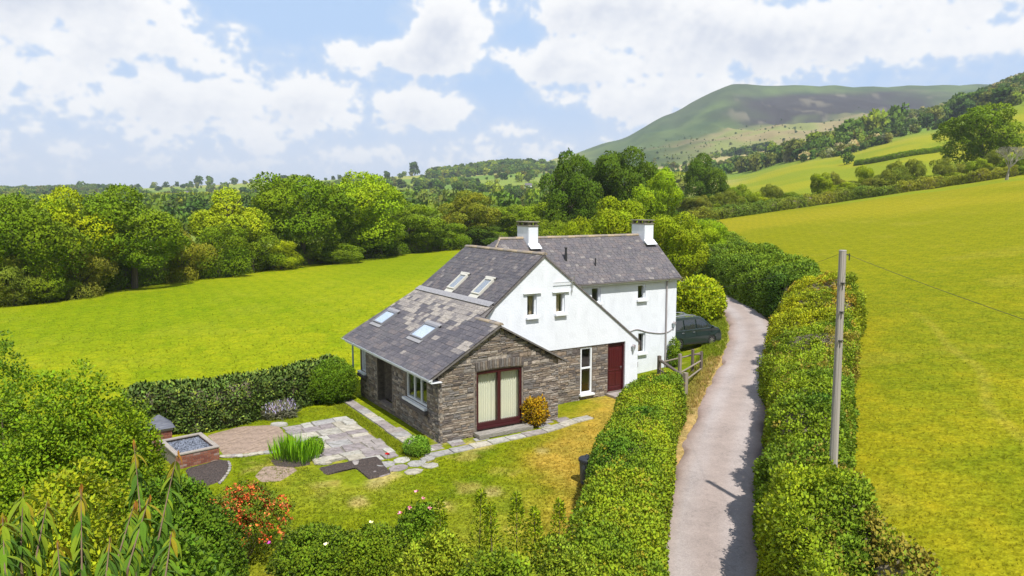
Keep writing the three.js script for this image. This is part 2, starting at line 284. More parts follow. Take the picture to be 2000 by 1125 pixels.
// ---------------------------------------------------------------- the lane
{
  const n = 420, cols = [-1.32, -1.2, -.95, -.7, -.45, -.2, 0, .2, .45, .7, .95, 1.15, 1.28], pos = [], col = [], uv = [], idx = [];
  for (let i = 0; i <= n; i++) {
    const D = -11 + 180 * Math.pow(i / n, 1.4), x = laneX(D), s = laneSlope(D), q = Math.hypot(1, s), h = laneH(D);
    cols.forEach((w, k) => {
      const e = w + (Math.abs(w) > 1.1 ? (fbm(D * .9, w > 0 ? 3 : 8, 3, 260) - .5) * .45 : 0), px = x + e / q, pd = D - e * s / q;
      pos.push(px, h + .035 * (1 - w * w / 1.7) - (k === 0 || k === cols.length - 1 ? .14 : 0), -pd);
      const wheel = Math.exp(-(((Math.abs(w) - .62) / .26) ** 2)), m = fbm(D * .5, w * 3, 3, 265);
      let c = mix3([.315, .258, .228], [.36, .318, .30], wheel * .9); c = mix3(c, [.285, .2, .16], sm(.85, 1.25, Math.abs(w) + (m - .5) * .4) * .9); c = mix3(c, [.31, .25, .22], sm(.5, .7, m) * .3);
      col.push(...c.map(v => v / .78)); uv.push(px / 2.3, pd / 2.3);
      if (i < n && k + 1 < cols.length) { const p = i * cols.length + k; idx.push(p, p + 1, p + cols.length, p + 1, p + cols.length + 1, p + cols.length); }
    });
  }
  const g = new THREE.BufferGeometry(); g.setAttribute('position', new THREE.Float32BufferAttribute(pos, 3)); g.setAttribute('color', new THREE.Float32BufferAttribute(col, 3)); g.setAttribute('uv', new THREE.Float32BufferAttribute(uv, 2)); g.setIndex(idx); g.computeVertexNormals();
  tag(struct('lane', g, std({ vertexColors: true, map: roadTex, bumpMap: roadTex, bumpScale: .006, roughness: .92 })), 'narrow pale tarmac lane winding between hedges', 'road', null, 'structure');
}

// ---------------------------------------------------------------- the house
const house = thing('farmhouse', 'white rendered farmhouse with stone gabled extension and purple-grey slate roofs', 'house');
house.position.set(HX, 0, -HD); house.rotation.y = Math.PI / 2 - TH;
const U0 = -.4, HE = 2.41, UK = 3.29, HK = 4.6, UR = 5.68, HW = 6.536, UA = 2.5, HA = 4.13, UB = 5.24, UE = 10.82, V1 = 1.77, VM = 6.297, V2 = 4.14, HM = 6.973, HEM = 4.885, UM = 15.4;
const L = (u, h, v) => V(u, h, -v);
const M = {
  render: std({ color: rgb(.70, .725, .77), map: renderTex, bumpMap: renderBump, bumpScale: .006, roughness: .92 }),
  white: std({ color: rgb(.70, .72, .745), roughness: .45 }),
  cream: std({ color: rgb(.50, .48, .42), roughness: .5 }),
  mortar: std({ color: rgb(.27, .235, .20), map: stoneTex, roughness: 1 }),
  lead: std({ color: rgb(.42, .42, .45), map: stoneTex, roughness: .65, metalness: .1 }),
  red: std({ color: rgb(.10, .009, .012), roughness: .42, map: woodTex }),
  redDark: std({ color: rgb(.045, .006, .008), roughness: .45 }),
  glass: new THREE.MeshPhysicalMaterial({ color: 0xffffff, transmission: 1, thickness: 0, roughness: .02, ior: 1.5 }),
  dark: std({ color: rgb(.03, .028, .026), roughness: .9 }),
  floor: std({ color: rgb(.16, .13, .1) }), inner: std({ color: rgb(.5, .48, .43) }),
  curtain: std({ color: rgb(.62, .63, .50), roughness: 1 }), beige: std({ color: rgb(.46, .38, .26), roughness: 1 }),
  black: std({ color: rgb(.02, .02, .022), roughness: .6 }), metal: std({ color: rgb(.5, .5, .52), metalness: .8, roughness: .35 }),
  pipe: std({ color: rgb(.30, .27, .27), roughness: .6 }), ridge: std({ color: rgb(.34, .27, .21), map: slateTex, roughness: 1 }), deck: std({ color: rgb(.20, .185, .18), map: stoneTex, roughness: 1 }),
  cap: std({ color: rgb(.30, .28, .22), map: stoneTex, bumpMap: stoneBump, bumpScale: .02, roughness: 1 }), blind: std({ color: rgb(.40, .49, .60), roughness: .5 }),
  greenPipe: std({ color: rgb(.30, .40, .40), roughness: .5 }),
};
// a wall: outline (a, h) with openings, standing along u (facing -v) or along v (facing -u)
function wallGeo(pts, holes, depth, back) {
  const s = new THREE.Shape(pts.map(p => new THREE.Vector2(...p)));
  for (const [a0, a1, h0, h1, top] of holes) { const p = new THREE.Path(); p.moveTo(a0, h0); p.lineTo(a1, h0); p.lineTo(a1, h1); if (top) p.quadraticCurveTo((a0 + a1) / 2, h1 + top * 2, a0, h1); else p.lineTo(a0, h1); p.closePath(); s.holes.push(p); }
  const g = new THREE.ExtrudeGeometry(s, { depth, bevelEnabled: false, curveSegments: 10 });
  return g;
}
const alongU = (g, v, depth) => metricUV(g.translate(0, 0, -v - depth), 1.7);             // shape x = u; front face at v
const alongV = (g, u, depth) => { g.rotateY(Math.PI / 2); g.translate(u, 0, 0); return metricUV(g, 1.7); };   // shape x = v; spans u..u+depth
// --- rendered walls
const renderWall = part(house, 'rendered_wall', merge([
  alongU(wallGeo([[2.2, 2.44], [10.09, 2.44], [10.09, -.3], [UE, -.3], [UE, 2.46], [UR, HW - .1], [UK, HK - .1], [2.2, 3.86]], [[4.86, 5.32, 3.97, 4.88], [6.29, 6.74, 4.0, 4.85]], .3), V1, .3),
  alongU(wallGeo([[6, 2], [UE - .3, 2], [UE - .3, -.3], [UM, -.3], [UM, 4.82], [6, 4.82]], [[12.82, 13.32, 3.88, 4.61], [12.9, 13.37, 1.17, 2.18], [9.98, 10.5, 3.9, 4.64]], .3), V2, .3),
  alongV(wallGeo([[V2 + .3, -.3], [8.2, -.3], [8.2, 4.82], [VM, HM - .12], [V2 + .3, 4.9]], [], .3), UM - .3, .3),
  alongU(wallGeo([[.3, -.3], [UM - .3, -.3], [UM - .3, 4.82], [UK, 4.4], [.3, 2.5]], [], .3), 8.2, .3),
  alongV(wallGeo([[V1 + .3, -.3], [V2, -.3], [V2, 2.42], [V1 + .3, 2.42]], [], .3), UE - .3, .3)]), M.render);
// --- stone backing walls (mortar); the stones are set on them
const GAB = [[.06, -.3], [5.18, -.3], [5.18, 2.44], [UA, HA - .14], [.06, 2.5]];
const patioHole = [1.56, 3.54, .26, 2.38, .035];
const stoneWall = part(house, 'stone_wall', merge([
  alongU(wallGeo(GAB, [patioHole], .3), .06, .3),
  alongU(wallGeo([[UB - .06, -.3], [10.09, -.3], [10.09, .2], [9.14, .2], [9.14, 2.438], [UB - .06, 2.438]], [[7.64, 8.26, .33, 2.38]], .28), V1 + .06, .28),
  alongV(wallGeo([[.36, -.3], [8.5, -.3], [8.5, 2.44], [.36, 2.44]], [[1.2, 3.2, .98, 2.07], [4.58, 6.28, .1, 2.04], [7.78, 8.5 - .06, 1.0, 2.07]], .3), .06, .3),
  alongV(wallGeo([[.36, -.3], [V1 + .06, -.3], [V1 + .06, 2.4], [.36, 2.4]], [], .3), UB - .36, .3)]), M.mortar, 'mortared rubble of brown and grey stone');
part(house, 'floor', merge([box(UM - .7, .1, 6.2, UM / 2 + .2, .05, -5.2), box(4.6, .1, 1.4, 2.7, .05, -1.05)]), M.floor);
part(house, 'inner_wall', merge([box(.1, 2.3, 4, 4.4, 1.2, -4.2), box(.1, 4.4, 3.6, 11.4, 2.4, -6.35), box(5.6, 2.2, .1, 7.4, 1.2, -3.9), box(6, .1, 6, 6, 2.56, -5.1)]), M.inner);
// --- stones
const stoneMats = [[.25, .205, .165], [.32, .265, .21], [.19, .158, .135], [.42, .365, .31], [.25, .228, .21], [.14, .12, .112], [.28, .22, .17], [.20, .185, .178], [.37, .33, .29]].map(c => std({ color: rgb(...c.map(v => v * 1.12)), map: stoneTex, bumpMap: stoneBump, bumpScale: .02, roughness: 1 }));
function stoneGeo(seed) {          // rough-faced block: -0.5..0.5 wide and high, face at z = 0, back at z = -1
  const r = mulberry(seed), g = new THREE.BoxGeometry(1, 1, 1, 3, 2, 1); g.translate(0, 0, -.5);
  const p = g.attributes.position, w = {};
  for (let i = 0; i < p.count; i++) { const key = [p.getX(i), p.getY(i), p.getZ(i)].map(v => v.toFixed(2)).join(); const j = w[key] ??= [r() - .5, r() - .5, r() - .5]; const x = p.getX(i), y = p.getY(i), z = p.getZ(i), edge = Math.max(Math.abs(x), Math.abs(y)) > .49; p.setXYZ(i, x * (z > -.1 && edge ? .97 : 1) + j[0] * .04, y * (z > -.1 && edge ? .93 : 1) + j[1] * .1, z > -.1 ? z - (edge ? .16 + j[2] * .12 : -j[2] * .22) : z); }
  g.computeVertexNormals(); const u = g.attributes.uv; for (let i = 0; i < u.count; i++) u.setXY(i, u.getX(i) * .31 + r.o1 || u.getX(i) * .3, u.getY(i) * .12); return g;
}
const stoneGeos = [1, 2, 3, 4, 5, 6].map(k => { const g = stoneGeo(900 + k), u = g.attributes.uv; for (let i = 0; i < u.count; i++) u.setXY(i, u.getX(i) + k * .17, u.getY(i) + k * .29); return g; });
// lay courses on a face: toMatrix(a, h, w, ht, proud) ; clip(h0, h1) -> list of [a0, a1]
function layStones(rand, h0, h1, clip, big = 1) {
  const out = []; let h = h0;
  while (h < h1) {
    const ht = Math.min((.05 + rand() * rand() * .13) * big, h1 - h + .01); if (ht < .03) break;
    for (const [a0, a1] of clip(h, h + ht)) {
      let a = a0; while (a < a1 - .03) { let w = (.16 + rand() * rand() * .55) * big; if (a1 - a - w < .1) w = a1 - a; out.push({ a: a + w / 2, h: h + ht / 2, w: w - .012, ht: ht - .01, d: .07 + rand() * .03, m: Math.floor(rand() * 9), g: Math.floor(rand() * 6) }); a += w; }
    }
    h += ht;
  }
  return out;
}
const cut = (a0, a1, holes, h, k) => { let list = [[a0, a1]]; for (const [b0, b1, c0, c1] of holes) if (k > c0 && h < c1) list = list.flatMap(([p, q]) => q <= b0 || p >= b1 ? [[p, q]] : [[p, b0], [b1, q]].filter(([s, t]) => t - s > .04)); return list; };
const soldierZone = [1.5, 3.6, .2, 2.74];
const rs1 = mulberry(77);
const gableStones = layStones(rs1, -.12, 4.0, (h, k) => { const sl = (HA - HE) / (UA - U0), a0 = Math.max(0, (k - HE + .02) / sl + U0), sr = (HA - 2.42) / (5.65 - UA), a1 = Math.min(UB, UA + (HA - .08 - k) / sr); return a1 - a0 > .1 ? cut(a0, a1, [soldierZone, [1.44, 1.56, .2, 2.4]], h, k).concat(h < 2.4 && k > .26 ? [[1.5, 1.55]] : []) : []; });
const sideStones = layStones(mulberry(78), -.12, 2.42, (h, k) => cut(0.0, 8.5, [[1.14, 3.26, .86, 2.12], [4.58, 6.28, .1, 2.5], [7.74, 8.5, .9, 2.12]], h, k));
const backStones = layStones(mulberry(79), 0, 2.43, (h, k) => cut(UB, 9.13, [[7.62, 8.28, .28, 2.42]], h, k));
const bakeList = [];
function putStone(s, face) {
  const m = new THREE.Matrix4(), p = { u: () => [L(s.a, s.h, .03 - (s.d - .08)), 0], w: () => [L(s.a, s.h, V1 + .03 - (s.d - .08)), 0], s: () => [L(.03 - (s.d - .08), s.h, s.a), -Math.PI / 2] }[face]();
  m.compose(p[0], new THREE.Quaternion().setFromEuler(new THREE.Euler(0, p[1], (hash(Math.round(s.a * 99), Math.round(s.h * 99), 5) - .5) * .03)), V(s.w, s.ht, .1)); return m;
}
const allStones = [...gableStones.map(s => [s, 'u', 0]), ...backStones.map(s => [s, 'w', 1]), ...sideStones.map(s => [s, 's', 2])].sort((a, b) => (a[2] ? 1 : 0) - (b[2] ? 1 : 0) || b[0].w * b[0].ht - a[0].w * a[0].ht);
const restStones = stoneMats.map(() => []);
allStones.forEach(([s, f], i) => {
  const m = putStone(s, f);
  if (i < 300) { const o = new THREE.Mesh(stoneGeos[s.g], stoneMats[s.m]); o.name = 'stone'; o.applyMatrix4(m); stoneWall.add(o); }
  else restStones[s.m].push(bare(stoneGeos[s.g].clone()).applyMatrix4(m));
});
{ // the smaller stones, joined; tone by vertex colour
  const list = []; restStones.forEach((gs, k) => gs.forEach(g => { const c = stoneMats[k].color, a = new Float32Array(g.attributes.position.count * 3); for (let i = 0; i < a.length; i += 3) { a[i] = c.r; a[i + 1] = c.g; a[i + 2] = c.b; } g.setAttribute('color', new THREE.BufferAttribute(a, 3)); list.push(g); }));
  const o = part(stoneWall, 'rubble_stones', mergeGeometries(list), std({ vertexColors: true, map: stoneTex, bumpMap: stoneBump, bumpScale: .02, roughness: 1 })); o.userData.kind = 'stuff';
}
// soldier course over the patio door
for (let k = 0; k < 21; k++) { const t = (k + .5) / 21, u = 1.5 + 2.1 * t, arc = .06 * (1 - (2 * t - 1) ** 2); const o = part(stoneWall, 'lintel_brick', stoneGeos[k % 6], stoneMats[[5, 7, 2, 4, 0][k % 5]]); o.position.copy(L(u, 2.58 + arc, -.015)); o.scale.set(.092, .34, .12); o.rotation.z = (t - .5) * -.12; }
// --- windows
function windowUnit(face, a0, a1, h0, h1, { bars = [], at: depth = .12, trans = [], sill = 0, sillMat = M.white, frame = M.white, fw = .055, lintel = 0, name = 'window', label } = {}) {
  const g = new THREE.Group(); g.name = name; if (label) g.userData.label = label; house.add(g);
  if (face.v !== undefined) g.position.copy(L(a0, h0, face.v)); else { g.position.copy(L(face.u, h0, a1)); g.rotation.y = -Math.PI / 2; }
  const w = a1 - a0, h = h1 - h0;
  const f = [box(fw, h, .07, fw / 2, h / 2, -depth), box(fw, h, .07, w - fw / 2, h / 2, -depth), box(w - 2 * fw, fw, .07, w / 2, h - fw / 2, -depth), box(w - 2 * fw, fw, .07, w / 2, fw / 2, -depth)];
  for (const b of bars) f.push(box(fw, h - 2 * fw, .066, b * w, h / 2, -depth));
  for (const b of trans) f.push(box(w - 2 * fw, fw, .062, w / 2, b * h, -depth));
  part(g, 'frame', merge(f), frame);
  const edges = [0, ...bars, 1], rows = [0, ...trans, 1];
  for (let i = 0; i + 1 < edges.length; i++) for (let j = 0; j + 1 < rows.length; j++) { const x0 = edges[i] * w, x1 = edges[i + 1] * w, y0 = rows[j] * h, y1 = rows[j + 1] * h; part(g, 'pane', box(x1 - x0 - fw * .6, y1 - y0 - fw * .6, .006, (x0 + x1) / 2, (y0 + y1) / 2, -depth - .012), M.glass); }
  if (sill) part(g, 'sill', box(w + .16, sill, .24, w / 2, -sill / 2 - .002, .02, .012), sillMat);
  if (lintel) part(g, 'drip_ledge', box(w + .4, .035, .1, w / 2, h + .06, .045), M.white);
  return g;
}
windowUnit({ v: V1 }, 4.86, 5.32, 3.97, 4.88, { sill: .1, lintel: 1 });
const w2 = windowUnit({ v: V1 }, 6.29, 6.74, 4.0, 4.85, { sill: .1, lintel: 1 });
windowUnit({ v: V2 }, 12.82, 13.32, 3.88, 4.61, { sill: .1 });
windowUnit({ v: V2 }, 12.9, 13.37, 1.17, 2.18, { sill: .09 });
windowUnit({ v: V2 }, 9.98, 10.5, 3.9, 4.64, { sill: .1 });
windowUnit({ v: V1 + .05 }, 7.64, 8.26, .33, 2.38, { trans: [.55], sill: .09, fw: .07, at: .06 });
windowUnit({ u: .05 }, 1.2, 3.2, .98, 2.07, { bars: [.36, .68], sill: .1, fw: .06, at: .1 });
windowUnit({ u: .05 }, 7.78, 8.44, 1.0, 2.07, { sill: .09, fw: .06, at: .1, bars: [.5] });
part(house, 'window_sill', box(.3, .12, 2.3, .02, .8, -2.2), stoneMats[5]); part(house, 'window_sill', box(.3, .1, .95, .02, .83, -8.05), stoneMats[5]);
// curtains
function curtainGeo(w, h, folds, amp, seed) { const r = mulberry(seed), n = folds * 8, g = new THREE.PlaneGeometry(w, h, n, 6), p = g.attributes.position, ph = r() * 6; for (let i = 0; i < p.count; i++) { const x = p.getX(i); p.setZ(i, Math.sin(x / w * folds * 6.283 + ph + Math.sin(x * 9) * .6) * amp * (1.1 - p.getY(i) / h * .3)); } g.computeVertexNormals(); return g; }
const cur = (w, h, f, u, y, v, m, s) => { const o = part(house, 'curtain', curtainGeo(w, h, f, .03, s), m); o.position.copy(L(u, y, v)); return o; };
cur(.72, 2.0, 7, 1.96, 1.37, .34, M.curtain, 3); cur(.24, 2.0, 2, 2.44, 1.37, .34, M.curtain, 4); cur(.92, 2.0, 9, 3.06, 1.37, .34, M.curtain, 5);
cur(.4, .9, 3, 6.5, 4.42, V1 + .4, M.beige, 6); cur(.16, .9, 2, 5.28, 4.42, V1 + .42, M.beige, 7); cur(.2, 1, 2, 13.25, 1.7, V2 + .45, M.beige, 8);
// --- patio door, dark red
{
  const d = new THREE.Group(); d.name = 'patio_door'; d.userData.label = 'dark red glazed patio door with pale curtains behind'; house.add(d); d.position.copy(L(1.56, .26, .14));
  part(d, 'frame', merge([box(.09, 2.14, .1, .045, 1.07, 0), box(.09, 2.14, .1, 1.935, 1.07, 0), box(1.8, .16, .1, .99, 2.1, 0), box(1.8, .16, .1, .99, .08, 0), box(.13, 1.86, .11, .99, 1.09, 0), box(1.98, .07, .16, .99, -.03, .06)]), M.redDark);
  part(d, 'pane', box(.83, 1.84, .006, .507, 1.09, -.01), M.glass); part(d, 'pane', box(.83, 1.84, .006, 1.472, 1.09, -.01), M.glass);
}
part(house, 'door_step', merge([box(2.35, .16, .46, 2.55, .08, .27, .02)]), std({ color: rgb(.36, .33, .29), map: flagTex, bumpMap: stoneBump, bumpScale: .02 }), 'long stone step below patio door');
// --- front door
{
  const d = new THREE.Group(); d.name = 'front_door'; d.userData.label = 'dark red panelled wooden front door'; house.add(d); d.position.copy(L(9.14, .2, V1 + .16));
  part(d, 'frame', merge([box(.07, 2.24, .12, .035, 1.12, .02), box(.07, 2.24, .12, .915, 1.12, .02), box(.81, .12, .12, .475, 2.18, .02)]), M.redDark);
  const leaf = part(d, 'leaf', box(.81, 2.1, .045, .475, 1.06, -.01), M.red);
  for (let k = 0; k < 6; k++) part(leaf, 'board', box(.098, .82, .014, .215 + k * .104, 1.5, .019, .005), M.red);
  for (let k = 0; k < 2; k++) part(leaf, 'panel', box(.3, .56, .02, .285 + k * .38, .55, .02, .008), M.red);
  part(leaf, 'rail', box(.72, .05, .024, .475, .95, .02, .008), M.red);
  part(leaf, 'panel', box(.66, .1, .02, .475, .16, .02, .006), M.red);
  part(d, 'handle', merge([box(.02, .12, .02, .82, 1.05, .03), box(.09, .018, .018, .79, 1.07, .055)]), M.metal);
}
part(house, 'entrance_step', box(1.5, .16, .8, 9.75, .12, -V1 + .42, .02), std({ color: rgb(.42, .36, .33), map: flagTex }));
// --- recessed side entrance, dark glazed
{
  const d = new THREE.Group(); d.name = 'side_entrance'; d.userData.label = 'deep recessed dark glazed side entrance under the eaves'; house.add(d); d.position.copy(L(.9, .1, 6.28)); d.rotation.y = -Math.PI / 2;
  part(d, 'recess_wall', box(.06, 1.95, .85, -.03, .97, .45), M.mortar); part(d, 'recess_wall', box(.06, 1.95, .85, 1.73, .97, .45), M.mortar);
  part(d, 'frame', merge([box(.07, 1.94, .07, .035, .97, 0), box(.07, 1.94, .07, 1.66, .97, 0), box(.1, 1.94, .07, .62, .97, 0), box(1.56, .08, .07, .85, 1.9, 0), box(1.56, .2, .07, .85, .1, 0)]), M.redDark);
  part(d, 'pane', box(.5, 1.6, .006, .32, 1.02, 0), M.glass); part(d, 'pane', box(.95, 1.6, .006, 1.15, 1.02, 0), M.glass);
  part(d, 'panel', box(.16, 1.75, .03, .78, 1.0, .05), M.inner);
}
// --- roof decks
function slab(pts, n, th) {          // convex outline (3D) thickened downwards along its normal n
  const k = pts.length, pos = [], idx = []; for (const p of pts) pos.push(p.x, p.y, p.z); for (const p of pts) pos.push(p.x - n.x * th, p.y - n.y * th, p.z - n.z * th);
  for (let i = 1; i + 1 < k; i++) { idx.push(0, i, i + 1); idx.push(k, k + i + 1, k + i); }
  for (let i = 0; i < k; i++) { const j = (i + 1) % k; idx.push(i, k + i, j, j, k + i, k + j); }
  const g = new THREE.BufferGeometry(); g.setAttribute('position', new THREE.Float32BufferAttribute(pos, 3)); g.setIndex(idx); const q = g.toNonIndexed(); q.computeVertexNormals(); return metricUV(q, 1.5);
}
const plane = (O, X, Y) => ({ O, X, Y, Z: new THREE.Vector3().crossVectors(X, Y) });
const aL = Math.atan2(HK - HE, UK - U0), aU = Math.atan2(HW - HK, UR - UK), aR = Math.atan2(HW - 2.42, UE + .12 - UR), aM = Math.atan2(HM - HEM, VM - (V2 - .25)), aX = Math.atan2(HA - 2.42, 5.65 - UA);
const VF = -.15, vBack = (u) => lerp(9.55, 8.66, (u - U0) / (UR - U0));   // rear verge runs slightly askew
const pLow = plane(L(U0, HE, VF), V(0, 0, 1), V(Math.cos(aL), Math.sin(aL), 0));   // x = -(v - VF)
const pUp = plane(L(UK, HK, VF), V(0, 0, 1), V(Math.cos(aU), Math.sin(aU), 0));
const pMain = plane(L(0, HEM, V2 - .25), V(1, 0, 0), V(0, Math.sin(aM), -Math.cos(aM)));
const pMainB = plane(L(0, HEM, 2 * VM - V2 + .25), V(-1, 0, 0), V(0, Math.sin(aM), Math.cos(aM)));
const pRight = plane(L(UE + .12, 2.42, 0), V(0, 0, -1), V(-Math.cos(aR), Math.sin(aR), 0));
const pX = plane(L(5.65, 2.42, 0), V(0, 0, -1), V(-Math.cos(aX), Math.sin(aX), 0));
const dr = .035, down = (p, pts) => pts.map(q => q.addScaledVector(p.Z, -dr));
const hipS = (HW - HK) / (UR - UK), uHip = UR + (HM - HW) / hipS, vHip = (HM - HW) / ((HM - HEM) / (VM - V2 + .25));
const roof = part(house, 'roof', merge([
  slab(down(pLow, [L(U0 + .02, HE + .012, VF + .02), L(U0 + .02, HE + .012, vBack(U0)), L(UK, HK, vBack(UK)), L(UK, HK, V1 - .06), L(UA, HA + .008, V1 - .06), L(UA, HA + .008, VF + .02)].slice()), pLow.Z, .07),
  slab(down(pUp, [L(UK, HK, V1 - .06), L(UK, HK, vBack(UK)), L(UR, HW, vBack(UR)), L(UR, HW, V1 - .06)]), pUp.Z, .07),
  slab(down(pUp, [L(UR, HW, VM - vHip), L(UR, HW, VM + vHip), L(uHip, HM, VM)]), pUp.Z, .05),
  slab(down(pRight, [L(UE + .12, 2.42, V2), L(UE + .12, 2.42, V1 - .06), L(UR, HW, V1 - .06), L(UR, HW, V2 + 1.5), L(7.8, 4.87, V2)]), pRight.Z, .06),
  slab(down(pX, [L(5.65, 2.42, V1), L(5.65, 2.42, VF + .02), L(UA, HA, VF + .02), L(UA, HA, V1)]), pX.Z, .06),
  slab(down(pMain, [L(7.75, HEM, V2 - .25), L(UM + .05, HEM, V2 - .25), L(UM + .05, HM, VM), L(uHip, HM, VM), L(UR + .03, HW, VM - vHip)]), pMain.Z, .07),
  slab(down(pMainB, [L(UM + .05, HEM, 2 * VM - V2 + .25), L(UR, HEM, 2 * VM - V2 + .25), L(UR, HW, VM + vHip), L(uHip, HM, VM), L(UM + .05, HM, VM)]), pMainB.Z, .07),
  slab(down(pMainB, [L(UM, HEM, 2 * VM - V2 + .25), L(UR, HW, vBack(UR)), L(UR, HW, VM)]), pMainB.Z, .04)]), M.deck, 'purple-grey slate roof with pale lichen');
// --- slates
const slateGeo = (() => { const g = new THREE.BoxGeometry(1, 1, 1); g.translate(0, .5, -.5); const p = g.attributes.position; for (let i = 0; i < p.count; i++) if (p.getY(i) < .1 && p.getZ(i) > -.1) p.setX(i, p.getX(i) * .985); return g; })();
const slateGeos = [0, 1, 2, 3, 4].map(k => { const g = slateGeo.clone(), u = g.attributes.uv; for (let i = 0; i < u.count; i++) u.setXY(i, u.getX(i) * .33 + k * .21, u.getY(i) * .3 + k * .37); return g; });
function laySlates(p, exp, wmin, wmax, len, range, tone, seed) {
  const r = mulberry(seed), out = []; let row = 0;
  for (let s = 0; s < len - .02; s += exp, row++) {
    for (const [x0, x1] of range(s + exp * .4)) {
      let x = x0; if (x1 - x0 < .05) continue; let first = true;
      while (x < x1 - .02) {
        let w = wmin + r() * (wmax - wmin); if (first) { w *= .45 + r() * .6; first = false; } if (x1 - x - w < wmin * .4) w = x1 - x;
        const tilt = .032 + r() * .014, Y = p.Y.clone(), q = new THREE.Matrix4().makeBasis(p.X, p.Y, p.Z), Ln = Math.min(exp * 1.55, len - s + .05);
        const pos = p.O.clone().addScaledVector(p.X, x + w / 2).addScaledVector(p.Y, s - .03 + (r() - .5) * .02).addScaledVector(p.Z, .022 + r() * .008);
        const m = new THREE.Matrix4().makeTranslation(pos.x, pos.y, pos.z).multiply(q).multiply(new THREE.Matrix4().makeRotationFromEuler(new THREE.Euler(-tilt, 0, (r() - .5) * .012))).multiply(new THREE.Matrix4().makeScale(w - .012, Ln, .02));
        out.push({ m, c: tone(x + w / 2, s, r), g: Math.floor(r() * 5) }); x += w;
      }
    }
  }
  return out;
}
const vOf = (x) => VF - x;     // on pLow and pUp, x runs towards the camera: v = VF - x
const cutX = (list, holes) => holes.reduce((ls, [b0, b1]) => ls.flatMap(([p, q]) => q <= b0 || p >= b1 ? [[p, q]] : [[p, b0], [b1, q]].filter(([s, t]) => t - s > .03)), list);
// roof windows: [plane, s0, s1, v0, v1]
const lowS = (HK - HE) / Math.sin(aL), upS = (HW - HK) / Math.sin(aU);
const SKY = [{ p: pLow, v: 8.15, s: 1.4, w: 1.15, l: .92, low: 1 }, { p: pLow, v: 3.8, s: 1.4, w: 1.25, l: .9, low: 1 }, { p: pUp, v: 6.0, s: .26, w: .68, l: .98 }, { p: pUp, v: 3.66, s: .26, w: .7, l: .98 }];
const skyHoles = (p, s) => SKY.filter(k => k.p === p && s > k.s - .22 && s < k.s + k.l + .1).map(k => [VF - k.v - k.w / 2 - .04, VF - k.v + k.w / 2 + .04]);
const slateTones = [[.108, .1, .112], [.13, .119, .127], [.088, .083, .096], [.15, .136, .138], [.115, .109, .116], [.22, .2, .19], [.29, .262, .236], [.35, .316, .275], [.15, .13, .13]];
const slateMats = slateTones.map(c => std({ color: rgb(...c.map(v => v * 1.25)), map: slateTex, roughness: .78, bumpMap: stoneBump, bumpScale: .006 }));
const lowTone = (x, s, r) => {
  const v = vOf(x), n = fbm(v * .8, s * 1.3, 3, 300), pale = sm(2.0, 2.9, s + (n - .5) * 2.4) * sm(1.2, 2.6, v + (n - .5)) * .72 + sm(3.3, 3.8, s) * .3 + sm(.56, .7, fbm(v * 1.2 + 5, s * 1.2, 3, 303)) * .35 * (1 - sm(2.5, 4, v));
  if (r() < pale) return r() < .5 ? 7 : r() < .6 ? 6 : 5;
  const q = r(); return q < .28 ? 0 : q < .5 ? 1 : q < .68 ? 2 : q < .82 ? 4 : q < .92 ? 8 : 3;
};
const darkTone = (x, s, r) => { const q = r(); return q < .26 ? 0 : q < .48 ? 2 : q < .7 ? 4 : q < .86 ? 1 : q < .95 ? 8 : q < .985 ? 3 : 5; };
const mainTone = (x, s, r) => { const q = r(); return q < .32 ? 1 : q < .5 ? 4 : q < .68 ? 8 : q < .82 ? 0 : q < .95 ? 3 : 5; };
const lowRange = (s) => { const u = U0 + s * Math.cos(aL), front = u < UA + .02 ? 0 : VF - V1 + .05; return cutX([[VF - vBack(u), front]], skyHoles(pLow, s)); };
const lowSlates = laySlates(pLow, .24, .22, .5, lowS - .12, lowRange, lowTone, 311).sort((a, b) => b.m.elements[14] - a.m.elements[14]);
const upRange = (s) => { const u = UK + s * Math.cos(aU); if (s < upS) return cutX([[VF - vBack(u), VF - V1 + .07]], skyHoles(pUp, s)); const h = HK + s * Math.sin(aU), k = vHip * (HM - h) / (HM - HW); return k > .05 ? [[VF - VM - k, VF - VM + k]] : []; };
const upSlates = laySlates(pUp, .17, .18, .32, upS + (HM - HW) / Math.sin(aU) - .02, upRange, darkTone, 312);
const mainRange = (s) => { const h = HEM + s * Math.sin(aM); const left = h > HW ? UR + (h - HW) / hipS : UR + (HW - h) / ((HW - 2.42) / (UE + .12 - UR)); return cutX([[left + .03, UM + .06]], h > 6.42 ? [[7.44, 7.99], [14.59, 15.21]] : []); };
const mainSlates = laySlates(pMain, .165, .18, .34, (HM - HEM) / Math.sin(aM) - .02, mainRange, mainTone, 313);
lowSlates.slice(0, 300).forEach(s => { const o = new THREE.Mesh(slateGeos[s.g], slateMats[s.c]); o.name = 'slate'; o.applyMatrix4(s.m); roof.add(o); });
{
  const list = [...lowSlates.slice(300), ...upSlates, ...mainSlates].map(s => { const g = bare(slateGeos[s.g].clone()).applyMatrix4(s.m), c = slateMats[s.c].color, a = new Float32Array(g.attributes.position.count * 3); for (let i = 0; i < a.length; i += 3) { a[i] = c.r; a[i + 1] = c.g; a[i + 2] = c.b; } g.setAttribute('color', new THREE.BufferAttribute(a, 3)); return g; });
  const o = part(roof, 'small_slates', mergeGeometries(list), std({ vertexColors: true, map: slateTex, bumpMap: stoneBump, bumpScale: .006, roughness: .8 })); o.userData.kind = 'stuff';
}
